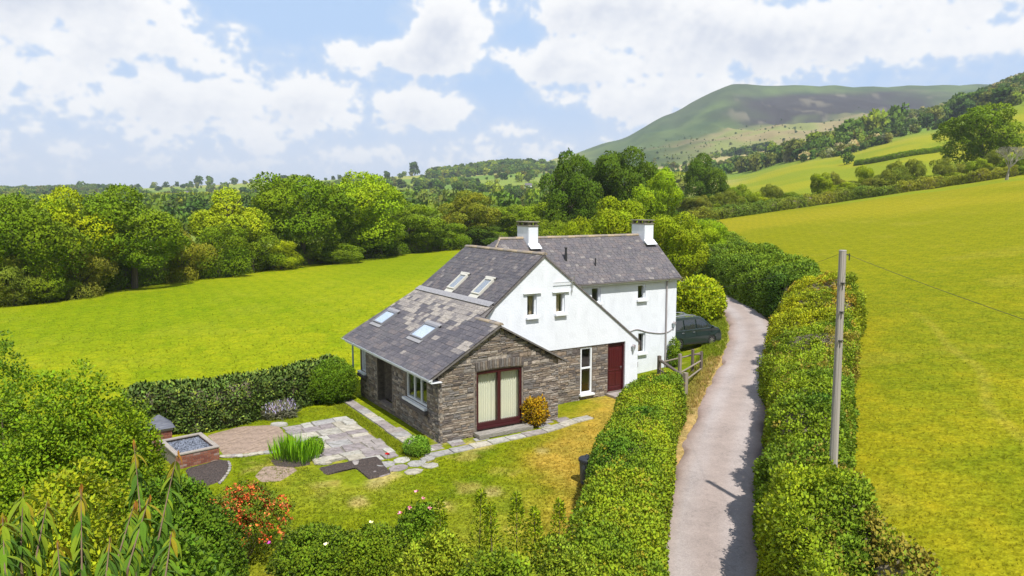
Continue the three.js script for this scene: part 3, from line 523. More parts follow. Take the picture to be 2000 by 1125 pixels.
// lead band where the pitches change
{ const r = mulberry(5); let v = V1 + .0; while (v < vBack(UK) - .1) { const w = Math.min(1.1 + r() * .5, vBack(UK) - v); const a = L(UK, HK, v + w / 2); const g = merge([box(.3, .02, w - .01, 0, 0, 0)]); const o = part(roof, 'lead_flashing', g, M.lead); o.position.copy(a).add(V(-.13 * Math.cos(aL) + .0, -.13 * Math.sin(aL) + .065 + r() * .006, 0)); o.rotation.z = aL; v += w; } }
// roof windows
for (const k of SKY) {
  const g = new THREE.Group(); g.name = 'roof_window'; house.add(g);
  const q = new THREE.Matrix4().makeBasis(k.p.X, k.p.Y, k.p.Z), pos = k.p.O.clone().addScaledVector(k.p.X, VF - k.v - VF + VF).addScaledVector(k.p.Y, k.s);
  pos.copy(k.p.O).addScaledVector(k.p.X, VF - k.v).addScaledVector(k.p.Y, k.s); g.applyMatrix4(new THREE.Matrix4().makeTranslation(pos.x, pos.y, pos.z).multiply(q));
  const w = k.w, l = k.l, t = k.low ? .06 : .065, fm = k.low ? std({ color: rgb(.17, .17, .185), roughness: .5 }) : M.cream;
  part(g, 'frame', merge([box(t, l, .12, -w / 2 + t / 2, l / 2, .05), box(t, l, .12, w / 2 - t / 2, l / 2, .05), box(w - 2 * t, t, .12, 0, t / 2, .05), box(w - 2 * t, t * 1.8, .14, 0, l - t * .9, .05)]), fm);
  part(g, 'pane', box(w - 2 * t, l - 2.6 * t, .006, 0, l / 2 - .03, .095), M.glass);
  part(g, 'blind', box(w - 2 * t, l - 2.6 * t, .01, 0, l / 2 - .03, .06), k.low ? M.blind : std({ color: rgb(.14, .19, .26), roughness: .4 }));  // sheet under the glass, its blue painted in for the reflected sky
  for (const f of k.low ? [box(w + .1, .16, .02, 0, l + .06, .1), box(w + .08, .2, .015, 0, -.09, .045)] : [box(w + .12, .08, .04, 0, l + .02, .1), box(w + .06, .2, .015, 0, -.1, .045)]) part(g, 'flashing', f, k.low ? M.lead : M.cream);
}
// ridge tiles
function ridgeRow(a, b, r = .12, step = .42) { const d = b.clone().sub(a), n = Math.round(d.length() / step), q = new THREE.Quaternion().setFromUnitVectors(V(0, 0, 1), d.clone().normalize()); for (let i = 0; i < n; i++) { const g = ridgeGeo, o = part(roof, 'ridge_tile', g, ridgeMats[i % 3]); o.position.copy(a).addScaledVector(d, (i + .5) / n); o.quaternion.copy(q); o.scale.set(r, r * .72, d.length() / n * 1.0); o.position.y += (hash(i, 3, 9) - .5) * .015; } }
const ridgeGeo = (() => { const g = new THREE.CylinderGeometry(1, 1.05, 1, 10, 1, false, -Math.PI / 2 - .25, Math.PI + .5); g.rotateX(Math.PI / 2); g.rotateZ(Math.PI); return g; })();
const ridgeMats = [[.33, .27, .2], [.27, .235, .2], [.40, .32, .22]].map(c => std({ color: rgb(...c.map(v => v * 1.2)), map: slateTex, roughness: 1 }));
ridgeRow(L(UR, HW - .03, V1 - .06), L(UR, HW - .03, vBack(UR))); ridgeRow(L(uHip - .05, HM - .03, VM), L(7.44, HM - .03, VM)); ridgeRow(L(7.99, HM - .03, VM), L(14.59, HM - .03, VM)); ridgeRow(L(UA, HA - .03, VF), L(UA, HA - .03, V1), .11);
ridgeRow(L(UR, HW - .02, VM - vHip), L(uHip, HM - .02, VM), .1, .3); ridgeRow(L(15.21, HM - .03, VM), L(UM + .05, HM - .03, VM), .12, .2);
// --- chimneys
for (const u0 of [7.45, 14.6]) {
  const g = new THREE.Group(); g.name = 'chimney'; house.add(g); g.position.copy(L(u0, 0, 6.78)); const w = u0 < 10 ? .53 : .6, d = 1.02;
  part(g, 'stack', metricUV(box(w, 1.35, d, w / 2, 6.85, d / 2), 1.7), M.render);
  part(g, 'slab', box(w + .08, .05, d + .08, w / 2, 7.55, d / 2, .012), M.cap);
  for (const [x, z] of [[.08, .08], [w - .08, .08], [.08, d / 2], [w - .08, d / 2], [.08, d - .09], [w - .08, d - .09]]) part(g, 'pier', box(.12, .13, .14, x, 7.64, z), M.cap);
  part(g, 'slab', box(w + .1, .05, d + .1, w / 2, 7.73, d / 2, .012), M.cap);
  part(g, 'flashing', merge([box(w + .02, .16, .02, w / 2, 6.56, d + .012), slab([V(-.05, 6.44, d + .3), V(w + .05, 6.44, d + .3), V(w + .05, 6.68, d), V(-.05, 6.68, d)], V(0, .8, .6), .02).translate(0, .05, 0)]), M.white);
}
// --- gutters, pipes, cable
const gut = new THREE.Shape(); gut.absarc(0, 0, .06, Math.PI, 2 * Math.PI, false); gut.lineTo(.05, 0); gut.absarc(0, 0, .05, 2 * Math.PI, Math.PI, true);
{ const g = new THREE.ExtrudeGeometry(gut, { depth: 9.72, bevelEnabled: false, curveSegments: 6 }); const o = part(house, 'gutter', g, M.white); o.position.copy(L(U0 - .03, HE - .03, vBack(U0) + .02)); }
part(house, 'fascia', merge([box(.03, .16, 9.5, U0 + .06, HE - .1, -4.6), box(.44, .02, 9.5, U0 + .25, HE - .17, -4.6)]), M.white);
{ const g = new THREE.ExtrudeGeometry(gut, { depth: 6.6, bevelEnabled: false, curveSegments: 6 }); g.rotateY(Math.PI / 2); const o = part(house, 'gutter', g, M.pipe); o.position.copy(L(UM + .05 - 6.6, HEM - .02, V2 - .29)); }
part(house, 'fascia', box(7, .12, .03, UM + .03 - 3.5, HEM - .09, -(V2 - .2)), M.white);
part(house, 'downpipe', merge([cyl(L(14.68, HEM - .1, V2 - .06), L(14.7, .1, V2 - .06), .042, .042, 10), cyl(L(14.68, HEM - .05, V2 - .27), L(14.68, HEM - .2, V2 - .06), .04, .04, 8)]), M.pipe);
part(house, 'downpipe', merge([cyl(L(-.12, 2.25, 9.0), L(-.12, 0, 9.0), .04, .04, 10), cyl(L(-.43, 2.34, 9.3), L(-.12, 2.2, 9.0), .035, .035, 8)]), M.greenPipe);
part(house, 'cable', tube([L(12.3, 2.32, V2 - .03), L(12.75, 2.4, V2 - .03), L(13.5, 2.2, V2 - .03), L(14.4, 2.06, V2 - .03), L(14.9, 2.1, V2 - .03), L(15.25, 2.28, V2 - .03)], .022, 30), M.pipe);
part(house, 'vent_pipe', merge([cyl(L(9.1, 5.9, 5.05), L(9.1, 6.25, 5.05), .07, .07, 10), cyl(L(9.1, 6.25, 5.05), L(9.1, 6.5, 5.05), .055, .055, 10), cyl(L(9.1, 6.48, 5.05), L(9.1, 6.53, 5.05), .075, .075, 10)]), M.black);
part(house, 'vent_pipe', cyl(L(10.6, 5.5, 4.7), L(10.6, 5.98, 4.7), .035, .035, 8), M.black);
{ // television aerial on the gable
  const g = new THREE.Group(); g.name = 'television_aerial'; house.add(g); g.position.copy(L(7.06, 4.85, V1 - .08));
  part(g, 'mast', merge([cyl(V(0, 0, 0), V(0, .56, 0), .016, .016, 6), box(.04, .04, .1, 0, .06, -.04)]), M.metal);
  part(g, 'boom', box(1.05, .02, .02, -.42, .46, .02), M.metal);
  part(g, 'director', merge(Array.from({ length: 14 }, (_, i) => box(.006, .006, .16, -.9 + i * .065, .46, .02))), M.metal);
  part(g, 'reflector', merge([box(.01, .3, .02, .1, .56, .02), box(.16, .01, .02, .03, .66, .02), box(.16, .01, .02, .03, .38, .02), box(.05, .06, .05, -.02, .46, .03)]), M.metal);
}
for (const [u, h, v] of [[10.5, 2.1, V1], [15.2, 2.42, V2]]) { const g = new THREE.Group(); g.name = 'wall_lantern'; house.add(g); g.position.copy(L(u, h, v - .1)); part(g, 'bracket', merge([box(.05, .12, .1, 0, .1, .05), box(.02, .02, .14, 0, .16, 0)]), M.pipe); part(g, 'glass_body', new THREE.CylinderGeometry(.09, .05, .2, 6), std({ color: rgb(.45, .5, .55), roughness: .2 })); part(g, 'lid', new THREE.ConeGeometry(.11, .1, 6).translate(0, .15, 0), M.pipe); }
part(house, 'wall_plaque', box(.16, .26, .03, 12.82, .62, -V2 + .02, .01), M.pipe);

// ---------------------------------------------------------------- leaves
const UP = V(0, 1, 0);
class Leaves {          // collects folded diamond leaves with a tone of their own
  constructor(seed) { this.r = mulberry(seed); this.p = []; this.n = []; this.c = []; }
  leaf(p, d, out, len, wid, tone) {
    const r = this.r, s = V(r() - .5, r() - .5, r() - .5).cross(d).normalize(), m = p.clone().addScaledVector(d, len * .5), t = p.clone().addScaledVector(d, len), nf = V(0, 0, 0).crossVectors(d, s).normalize(); let flip = false; if (nf.dot(out) < 0) { nf.negate(); flip = true; }
    const a = m.clone().addScaledVector(s, wid / 2).addScaledVector(nf, wid * .12), b = m.clone().addScaledVector(s, -wid / 2).addScaledVector(nf, wid * .12), nn = nf.clone().multiplyScalar(.42).addScaledVector(out, .8).normalize();
    for (const q of flip ? [p, a, t, p, t, b] : [p, t, a, p, b, t]) { this.p.push(q.x, q.y, q.z); this.n.push(nn.x, nn.y, nn.z); this.c.push(...tone); }
  }
  build() { const g = new THREE.BufferGeometry(); g.setAttribute('position', new THREE.Float32BufferAttribute(this.p, 3)); g.setAttribute('normal', new THREE.Float32BufferAttribute(this.n, 3)); g.setAttribute('color', new THREE.Float32BufferAttribute(this.c, 3)); g.setAttribute('uv', new THREE.Float32BufferAttribute(new Float32Array(this.p.length / 3 * 2), 2)); return g; }
}
const tonePick = (r, vary = .3, yellow = .2) => { const v = 1 + (r() - .5) * 2 * vary, y = (r() - .4) * yellow; return [v * (1 + y), v, v * (1 - y * .5)]; };
const sphereDir = (r) => { const z = r() * 2 - 1, a = r() * 6.2832, q = Math.sqrt(1 - z * z); return V(q * Math.cos(a), z, q * Math.sin(a)); };
const leafMat = (c, t = .28, rough = 1) => new THREE.MeshPhysicalMaterial({ color: rgb(c[0] * 1.6, c[1] * 1.58, c[2] * 1.1), vertexColors: true, roughness: rough, transmission: t, thickness: 0, side: THREE.DoubleSide, specularIntensity: .12 });
const barkMat = std({ color: rgb(.16, .13, .10), map: barkTex, bumpMap: barkTex, bumpScale: .03, roughness: 1 }), paleBark = std({ color: rgb(.42, .38, .32), map: barkTex, roughness: 1 }), twigMat = std({ color: rgb(.14, .10, .07), roughness: 1 });
// a crown of unit height: lobes carried on limbs, leaves spread over and into the lobes
function crownGeo(seed, { y0 = .18, rx = .36, lobes = 20, n = 7000, leaf = .032, gap = .35, shape = 1, upright = 0, wide = .72, fill = .12 }) {
  const L2 = new Leaves(seed), r = L2.r, cy = (1 + y0) / 2, ry = (1 - y0) / 2, list = [];
  for (let k = 0; k < lobes; k++) {
    const d = sphereDir(r), q = .5 + r() * .36, s = (.2 + r() * .17) * (1 - .25 * Math.max(0, d.y)), taper = shape < 1 ? lerp(1, .45, Math.max(0, d.y)) : 1;
    list.push([V(d.x * rx * q * taper, cy + d.y * ry * q * .98, d.z * rx * q * taper), s * rx * 1.25, s * ry * (.75 + r() * .3), tonePick(r, .13, .16)]);
  }
  list.push([V(0, cy, 0), rx * .5, ry * .55, [1, 1, 1]]);
  let tot = 0; for (const l of list) tot += l[1] * l[1];
  const top = 9;
  for (const me of list) {
    const [c, a, b, tn] = me, m = Math.round(n * a * a / tot);
    for (let i = 0, tries = 0; i < m && tries < m * 5; tries++) {
      const d = sphereDir(r); if (d.y < -.3 && r() < .75) continue;
      const bump = 1 + (vnoise(d.x * 3.1 + c.x * 40, d.z * 3.1 + d.y * 3 + c.z * 40, seed) - .5) * .5;
      if (vnoise(d.x * 4 + 9 + c.y * 30, d.z * 4 + d.y * 4, seed + 3) < gap * .5) continue;
      const q = (r() < fill ? .55 + r() * .4 : .88 + r() * .18) * bump, p = V(c.x + d.x * a * q, c.y + d.y * b * q, c.z + d.z * a * q);
      if (list.some(l => l !== me && ((p.x - l[0].x) / l[1]) ** 2 + ((p.y - l[0].y) / l[2]) ** 2 + ((p.z - l[0].z) / l[1]) ** 2 < .62)) continue;   // no leaves buried in a neighbouring lobe
      i++;
      const o = d.clone().multiplyScalar(.95).add(V(0, .12 + upright * .6, 0)).normalize(), dir = sphereDir(r).multiplyScalar(.9).addScaledVector(o, .55).add(V(0, upright * .8 - .1, 0)).normalize();
      const t = tonePick(r, .2, .16); L2.leaf(p, dir, o, leaf * (.7 + r() * .7), leaf * wide * (1 + r() * .5), [t[0] * tn[0], t[1] * tn[1], t[2] * tn[2]]);
    }
  }
  const P = L2.p, ys = [], rr = []; for (let i = 0; i < P.length; i += 18) { ys.push(P[i + 1]); rr.push(Math.hypot(P[i], P[i + 2])); } ys.sort((a, b) => a - b); rr.sort((a, b) => a - b);
  const yt = ys[Math.floor(ys.length * .997)], sy = (1 - y0) / (yt - y0), sr = rx / rr[Math.floor(rr.length * .97)]; for (let i = 0; i < P.length; i += 3) { P[i] *= sr; P[i + 2] *= sr; P[i + 1] = y0 + (P[i + 1] - y0) * sy; }
  return L2.build();
}
function trunkGeo(seed, { h = .6, r0 = .022, limbs = 7, rx = .34, y0 = .2, lean = .03 }) {
  const r = mulberry(seed), gs = [], top = V((r() - .5) * lean * 2, h, (r() - .5) * lean * 2), mid = V((r() - .5) * lean, h * .5, (r() - .5) * lean);
  gs.push(cyl(V(0, -.03, 0), mid, r0 * 1.25, r0 * .85, 8), cyl(mid, top, r0 * .85, r0 * .4, 7));
  for (let k = 0; k < limbs; k++) { const a = k / limbs * 6.28 + r(), t = .35 + r() * .6, s = t < .5 ? V(0, 0, 0).lerpVectors(V(0, 0, 0), mid, t * 2) : V(0, 0, 0).lerpVectors(mid, top, t * 2 - 1), e = V(Math.cos(a) * rx * (.5 + r() * .35), s.y + .14 + r() * .25, Math.sin(a) * rx * (.5 + r() * .35)), m = s.clone().lerp(e, .5).add(V(0, -.02 + r() * .05, 0)); gs.push(cyl(s, m, r0 * .45, r0 * .3, 5), cyl(m, e, r0 * .3, r0 * .1, 5)); }
  return merge(gs);
}
const KINDS = {
  oak: [0, 1, 2].map(k => [crownGeo(400 + k, { rx: .42, lobes: 34, n: 28000, leaf: .0185, y0: .12 }), trunkGeo(420 + k, { h: .62 })]),
  round: [0, 1].map(k => [crownGeo(430 + k, { rx: .38, lobes: 26, n: 27000, leaf: .0185, y0: .08, gap: .25 }), trunkGeo(440 + k, { h: .6 })]),
  tall: [0, 1].map(k => [crownGeo(450 + k, { rx: .27, lobes: 26, n: 20000, leaf: .0165, y0: .06, gap: .5, shape: .5, upright: .4 }), trunkGeo(460 + k, { h: .85, rx: .2 })]),
  bush: [0, 1, 2].map(k => [crownGeo(470 + k, { rx: .62, lobes: 24, n: 22000, leaf: .025, y0: -.12, gap: .3 }), trunkGeo(480 + k, { h: .5, r0: .03, rx: .5 })]),
};
const LEAFC = { green: [.10, .158, .008], mid: [.125, .182, .010], dark: [.06, .105, .010], bright: [.17, .25, .010], yellow: [.215, .265, .008], lime: [.21, .27, .012], tan: [.15, .165, .018], brown: [.125, .14, .022], olive: [.115, .145, .02], pale: [.16, .19, .05], yg: [.165, .22, .010] };
const leafMats = Object.fromEntries(Object.entries(LEAFC).map(([k, c]) => [k, leafMat(c)]));
function tree(name, kind, vi, colour, x, D, h, wide, label, category, group, turn, base = null, bark = barkMat) {
  const o = thing(name, label, category, group), [cg, tg] = KINDS[kind][vi % KINDS[kind].length];
  part(o, 'trunk', tg, bark); part(o, 'crown', cg, leafMats[colour]);
  o.position.copy(ground(x, D)); if (base !== null) o.position.y = base; o.rotation.y = turn; o.scale.set(h * wide, h, h * wide); return o;
}
// place by picture x, the distance ahead, picture y of the top and half width in picture pixels
const rt = mulberry(2024);
function treePx(name, kind, colour, px, D, ytop, halfpx, label, category, group, bark) {
  const x = (px - 1000) / F * D * 1.0, gy = H(x, D), r = ray(px, ytop), h = CAMH + D / r[2] * r[1] - gy, rx = { oak: .42, round: .38, tall: .27, bush: .62 }[kind], wide = halfpx / F * D / (h * rx);
  return tree(name, kind, Math.floor(rt() * 3), colour, x, D, h, wide, label, category, group, rt() * 6.28, null, bark);
}
// line of trees beyond the left meadow (stands on the boundary from (20,590) to (900,487) in the photograph)
const edgeD = (px) => { const y = px < 520 ? lerp(594, 526, (px - 20) / 500) : lerp(526, 484, (px - 520) / 380); return at(px, y)[1]; };
const G1 = 'trees along the far edge of the green meadow';
[['oak', 'green', 50, 0, 384, 112, 'tall green tree ending the meadow tree line, beside the yellow-leaved one'],
 ['oak', 'yellow', 148, 1, 370, 84, 'yellow-leaved tree with pale trunk between two green ones', paleBark],
 ['oak', 'green', 258, -1, 366, 108, 'broad green tree between the yellow-leaved tree and a tan bush'],
 ['bush', 'brown', 150, -2.5, 478, 66, 'brownish blossom bush in front of the yellow-leaved tree'],
 ['bush', 'olive', 20, -1.5, 500, 62, 'dull olive bush at the outer corner of the green meadow'],
 ['bush', 'mid', 85, -2.5, 520, 56, 'leafy green bush at the meadow corner beside the olive bush'],
 ['bush', 'tan', 352, 0, 452, 58, 'tan flowering bush between broad green tree and wispy tree'],
 ['tall', 'lime', 445, 2, 372, 72, 'wispy lime-green tree standing above the meadow bushes'],
 ['bush', 'green', 425, -2, 440, 66, 'dark green bush below the wispy lime tree'],
 ['bush', 'mid', 492, -2, 448, 60, 'mid green bush below the wispy lime tree'],
 ['oak', 'green', 592, 0, 345, 98, 'tall open-branched green oak beside the bright lime tree'],
 ['oak', 'bright', 698, 0, 338, 92, 'tall bright lime-green tree beside the open-branched oak'],
 ['bush', 'yellow', 548, -3, 470, 42, 'small yellow-green bush under the open-branched oak'],
 ['bush', 'mid', 650, -3, 470, 60, 'mid green bush at the foot of the bright lime tree'],
 ['round', 'mid', 800, 2, 398, 68, 'rounded mid green tree next to the tall bright lime tree'],
 ['bush', 'green', 745, -2, 440, 56, 'green bush under the rounded mid green tree'],
 ['round', 'tan', 915, 2, 374, 58, 'rounded tan-bronze tree in the meadow tree line'],
 ['bush', 'green', 868, -1, 432, 50, 'green bush between rounded mid green tree and tan-bronze tree'],
 ['bush', 'dark', 930, -2, 440, 60, 'dark green bush at the foot of the tan-bronze tree'],
 ['round', 'mid', 1000, 3, 402, 62, 'mid green tree behind the chimney nearer the skylights'],
].forEach(([kind, c, px, dd, top, hw, label, bark]) => treePx(kind === 'bush' ? 'hedge_bush' : 'hedgerow_tree', kind, c, px, edgeD(px) + dd, top, hw, label, kind === 'bush' ? 'bush' : 'tree', G1, bark));
// trees behind the house
[['round', 'dark', 1112, 126, 298, 60, 'tall dark green tree rising above the middle of the roof ridge'], ['round', 'dark', 1225, 130, 293, 62, 'tall dark green tree rising beside the gable-end chimney'], ['round', 'dark', 1165, 134, 325, 50, 'dark green tree filling the gap between the two tallest behind the house'], ['round', 'bright', 1278, 118, 332, 46, 'lighter green tree against the tall dark ones behind the gable-end chimney'],
 ['round', 'yg', 1200, 78, 388, 62, 'yellow-green tree rising just behind the roof ridge'], ['bush', 'yg', 1120, 74, 428, 46, 'low yellow-green bush behind the roof ridge'], ['round', 'yg', 1325, 66, 418, 58, 'yellow-green tree touching the plain gable end of the house'], ['oak', 'bright', 1378, 78, 430, 44, 'bright green tree beside the lane behind the gable end'],
 ['round', 'mid', 1060, 126, 398, 50, 'mid green tree at the foot of the tall dark clump behind house'], ['bush', 'mid', 1060, 112, 432, 60, 'mid green bush behind the chimney nearer the skylights'],
 ['oak', 'dark', 1375, 196, 301, 46, 'solitary dark oak standing on the hillside field beyond the house'], ['oak', 'green', 1905, 215, 210, 76, 'large spreading oak on the hillside above the hedgerow'],
].forEach(([kind, c, px, D, top, hw, label]) => treePx('garden_tree', kind, c, px, D, top, hw, label, kind === 'bush' ? 'bush' : 'tree'));
// hedgerow along the top of the right-hand field
{
  const G = 'hedgerow bushes along the top of the golden field', r = mulberry(99), cs = ['olive', 'yg', 'mid', 'brown', 'olive', 'green', 'yg', 'olive'], txt = { olive: 'dull olive hedgerow bush at the top of the golden field', yg: 'yellow-green hedgerow bush at the top of the golden field', mid: 'mid green hedgerow bush at the top of the golden field', brown: 'brownish hedgerow bush at the top of the golden field', green: 'deep green hedgerow bush at the top of the golden field' };
  for (let i = 0; i < 34; i++) { const px = 1352 + i * 19 + r() * 12, yb = lerp(432, 347, (px - 1390) / 585) - 3, D = at(Math.min(px, 1990), yb)[1] + 1 + r() * 5, c = cs[Math.floor(r() * 8)], y = yb - 22 - r() * 40; treePx('hedgerow_bush', r() < .15 ? 'round' : 'bush', c, px, Math.min(D, 230), y, 22 + r() * 14, txt[c], 'bush', G); }
}
{ // leafless ash at the hedge end
  const o = thing('bare_tree', 'pale leafless tree below the large spreading hillside oak', 'tree'), r = mulberry(12), gs = [], rec = (a, d, len, w, k) => { const b = a.clone().addScaledVector(d, len); gs.push(cyl(a, b, w, w * .65, 4)); if (k > 0) for (let i = 0; i < 3; i++) rec(b, d.clone().add(sphereDir(r).multiplyScalar(.62)).add(V(0, .12, 0)).normalize(), len * .72, w * .6, k - 1); };
  for (let i = 0; i < 3; i++) rec(V(r() - .5, 0, r() - .5), V((r() - .5) * .7, 1, (r() - .5) * .7).normalize(), 2.4, .14, 5); part(o, 'branches', merge(gs), paleBark); const D = 176, x = (1958 - 1000) / F * D; o.position.copy(ground(x, D)); o.scale.setScalar(1.15);
}
// ---------------------------------------------------------------- hedges: a twiggy core and leaf sprays all over it
function spray(seed, n, R, len, wid, droop = 0) { const l = new Leaves(seed), r = l.r; for (let i = 0; i < n; i++) { const d = sphereDir(r); d.y = Math.abs(d.y) * .9 + .1; d.normalize(); const p = d.clone().multiplyScalar(R * (.3 + r() * .7)), dir = d.clone().add(sphereDir(r).multiplyScalar(.7)).add(V(0, -droop, 0)).normalize(); l.leaf(p, dir, d.clone().add(V(0, .4, 0)).normalize(), len * (.7 + r() * .6), wid * (.75 + r() * .5), tonePick(r, .3, .25)); } return l.build(); }
const SPRAY = { leafy: spray(506, 22, .13, .062, .042), hedge: spray(501, 20, .11, .06, .042), bramble: spray(502, 17, .13, .074, .06), laurel: spray(503, 9, .13, .135, .075), fine: spray(504, 16, .09, .055, .035), grass: (() => { const l = new Leaves(505), r = l.r; for (let i = 0; i < 9; i++) { const d = V(r() - .5, 1.3, r() - .5).normalize(); l.leaf(V((r() - .5) * .1, 0, (r() - .5) * .1), d, V(0, 1, 0), .12 * (.6 + r()), .016, tonePick(r, .3, .2)); } return l.build(); })() };
const hq = new THREE.Quaternion(), hm = new THREE.Matrix4();
function foliage(parent, geo, mat, places, r, tint = .18, scale = [.8, 1.35]) {
  const im = new THREE.InstancedMesh(geo, mat, places.length); im.name = 'foliage'; im.userData.kind = 'stuff'; im.castShadow = im.receiveShadow = true;
  const c = new THREE.Color();
  places.forEach(([p, n, t], i) => { const q = new THREE.Quaternion().setFromUnitVectors(UP, n), s = scale[0] + r() * (scale[1] - scale[0]); q.multiply(hq.setFromAxisAngle(UP, r() * 6.28)); hm.compose(p, q, V(s, s, s)); im.setMatrixAt(i, hm); const v = 1 + (r() - .5) * 2 * tint, k = t ?? [1, 1, 1]; c.setRGB(v * k[0], v * k[1], v * k[2]); im.setColorAt(i, c); });
  parent.add(im); return im;
}
// path: [x, D, half width, height]; leaves per square metre = dens
function hedge(label, path, geo, mat, dens, seed, o = {}) {
  const g = thing('hedge', label, 'hedge', o.group), r = mulberry(seed), c = new THREE.CatmullRomCurve3(path.map(([x, D]) => V(x, 0, -D))), len = c.getLength(), n = Math.ceil(len / .5), pts = c.getPoints(n), val = (t, k) => { const q = t * (path.length - 1), i = Math.min(path.length - 2, Math.floor(q)); return lerp(path[i][k], path[i + 1][k], q - i); };
  const prof = (i, a, shrink = 1) => {          // a: 0 foot on the left .. 1 foot on the right, round the top
    const t = i / n, f = Math.min(n - 1, Math.floor(i)), p = c.getPointAt ? c.getPoint(t) : pts[f], tan = c.getTangent(t), side = V(-tan.z, 0, tan.x).normalize();
    const w0 = val(t, 2), h0 = val(t, 3), e = o.endRound === false ? 1 : Math.min(1, sm(-.3, .8, Math.min(t, 1 - t) * len) + .25), w = w0 * shrink * e, hgt = h0 * (shrink < 1 ? .93 : 1) * Math.min(1, e + .15);
    const b = (fbm(p.x * .55 + a * 3, p.z * .55, 3, seed) - .5), bump = 1 + b * (o.rough ?? .5);
    const P = a * Math.PI, ex = .42, sx = -Math.sign(Math.cos(P)) * Math.pow(Math.abs(Math.cos(P)), ex), sy = Math.pow(Math.sin(P), ex);
    const q = p.clone().addScaledVector(side, sx * w * (1 + b * (o.wob ?? .35))), gy = H(q.x, -q.z); q.y = gy + sy * hgt * bump; const nn = side.clone().multiplyScalar(-Math.cos(P)).add(V(0, Math.sin(P), 0)).normalize(); return [q, nn];
  };
  const arc = (() => { const t = [0]; let pw = null, s2 = 0; const w0 = path.reduce((q, p) => q + p[2], 0) / path.length, h0 = path.reduce((q, p) => q + p[3], 0) / path.length; for (let k = 0; k <= 400; k++) { const P = k / 400 * Math.PI, x = Math.sign(Math.cos(P)) * Math.pow(Math.abs(Math.cos(P)), .42) * w0, y = Math.pow(Math.sin(P) < 0 ? 0 : Math.sin(P), .42) * h0; if (pw) { s2 += Math.hypot(x - pw[0], y - pw[1]); t.push(s2); } pw = [x, y]; } return (q) => { const v = q * s2; let lo = 0, hi = 400; while (hi - lo > 1) { const m = (lo + hi) >> 1; if (t[m] < v) lo = m; else hi = m; } return (lo + (v - t[lo]) / (t[hi] - t[lo] + 1e-9)) / 400; }; })();
  { // core
    const m = 12, pos = [], idx = []; const n2 = Math.ceil(n / 1); for (let i = 0; i <= n2; i++) for (let k = 0; k <= m; k++) { const [q] = prof(i * n / n2, arc(k / m), .82); pos.push(q.x, q.y - (k === 0 || k === m ? .2 : .06), q.z); if (i < n2 && k < m) { const a = i * (m + 1) + k; idx.push(a, a + 1, a + m + 1, a + 1, a + m + 2, a + m + 1); } }
    const caps = (i) => { const b = i * (m + 1); for (let k = 1; k < m; k++) idx.push(b, b + k, b + k + 1); }; caps(0); caps(n2);
    const cg = new THREE.BufferGeometry(); cg.setAttribute('position', new THREE.Float32BufferAttribute(pos, 3)); cg.setIndex(idx); cg.computeVertexNormals(); part(g, 'twiggy_core', cg, o.core ?? coreMat);
  }
  const places = [], area = len * 1; let per = 0; for (const p of path) per += p[2] * 2 + p[3] * 2; per /= path.length;
  const N = Math.round(len * per * dens);
  for (let i = 0; i < N; i++) { const a = arc(r()), [q, nn] = prof(r() * n, a, .86 + r() * .2); const t = o.tint ? o.tint(q.x, -q.z, a, r) : null; if (t === 0) continue; places.push([q, nn.add(sphereDir(r).multiplyScalar(.55)).normalize(), t]); }
  for (const e of o.ends ?? []) { for (let i = 0; i < 900; i++) { const [q, nn] = prof(e ? n : 0, arc(r()), r() * .9); q.y -= r() * .3; q.addScaledVector(c.getTangent(e).multiplyScalar(e ? 1 : -1), r() * .12); places.push([q, c.getTangent(e).multiplyScalar(e ? 1 : -1).add(sphereDir(r).multiplyScalar(.5)).normalize(), null]); } }
  foliage(g, geo, mat, places, r, .2, o.scale); return g;
}
const coreMat = std({ color: rgb(.16, .135, .085), roughness: 1 });
const HM1 = leafMat([.13, .185, .014]), HM2 = leafMat([.175, .205, .012]), HM3 = leafMat([.075, .125, .014]), HM4 = leafMat([.05, .075, .022], 0, .45), HM5 = leafMat([.16, .205, .012]);
const brownTwig = (amt, k = .9) => (x, D, a, r) => { const n = fbm(x * .8, D * .8, 3, 611), m = fbm(x * .45 + 9, D * .45, 3, 615), f = sm(.5, .66, n) * amt * (a > .55 ? 1 : .25); if (f > .3 && r() < f * .35) return 0; return r() < f ? [1.3, .8, 2.2] : [1 + (m - .5) * 1.7, 1 + (m - .5) * 1.2, 1]; };
hedge('trimmed green hedge between the garden lawn and lane', [[1.2, 8, .8, 1.75], [2.0, 13, .85, 1.8], [2.45, 16, .92, 1.8], [3.25, 19.5, .98, 1.8], [4.45, 24, .98, 1.8], [5.6, 28.0, .98, 1.75]], SPRAY.hedge, HM1, 125, 621, { ends: [1], rough: .35, tint: (x, D, a, r) => { const n = fbm(x * .7, D * .7, 3, 612), k = r(); return k < .06 ? [1.5, 1.0, 1.5] : [1 + (n - .5) * 1.5, 1 + (n - .5) * .9, 1]; } });
hedge('bramble-covered hedge between the lane and golden field', [[6.0, 8, .8, 2.0], [6.35, 12, .82, 2.05], [7.15, 17, 1.0, 2.4], [10.15, 24.4, 1.15, 2.15], [13.9, 33.6, 1.5, 2.0]], SPRAY.bramble, HM1, 135, 622, { rough: .9, wob: .9, tint: brownTwig(.85), scale: [.55, 1.4] });
hedge('yellow-green hedge on the outside of the lane bend', [[13.7, 33.2, 1.5, 2.0], [16.4, 39, 1.9, 2.1], [18.8, 45, 2.0, 2.2], [20.6, 50, 1.6, 2.0]], SPRAY.bramble, HM2, 100, 623, { rough: .9, wob: .8, tint: brownTwig(.6), scale: [.7, 1.5] });
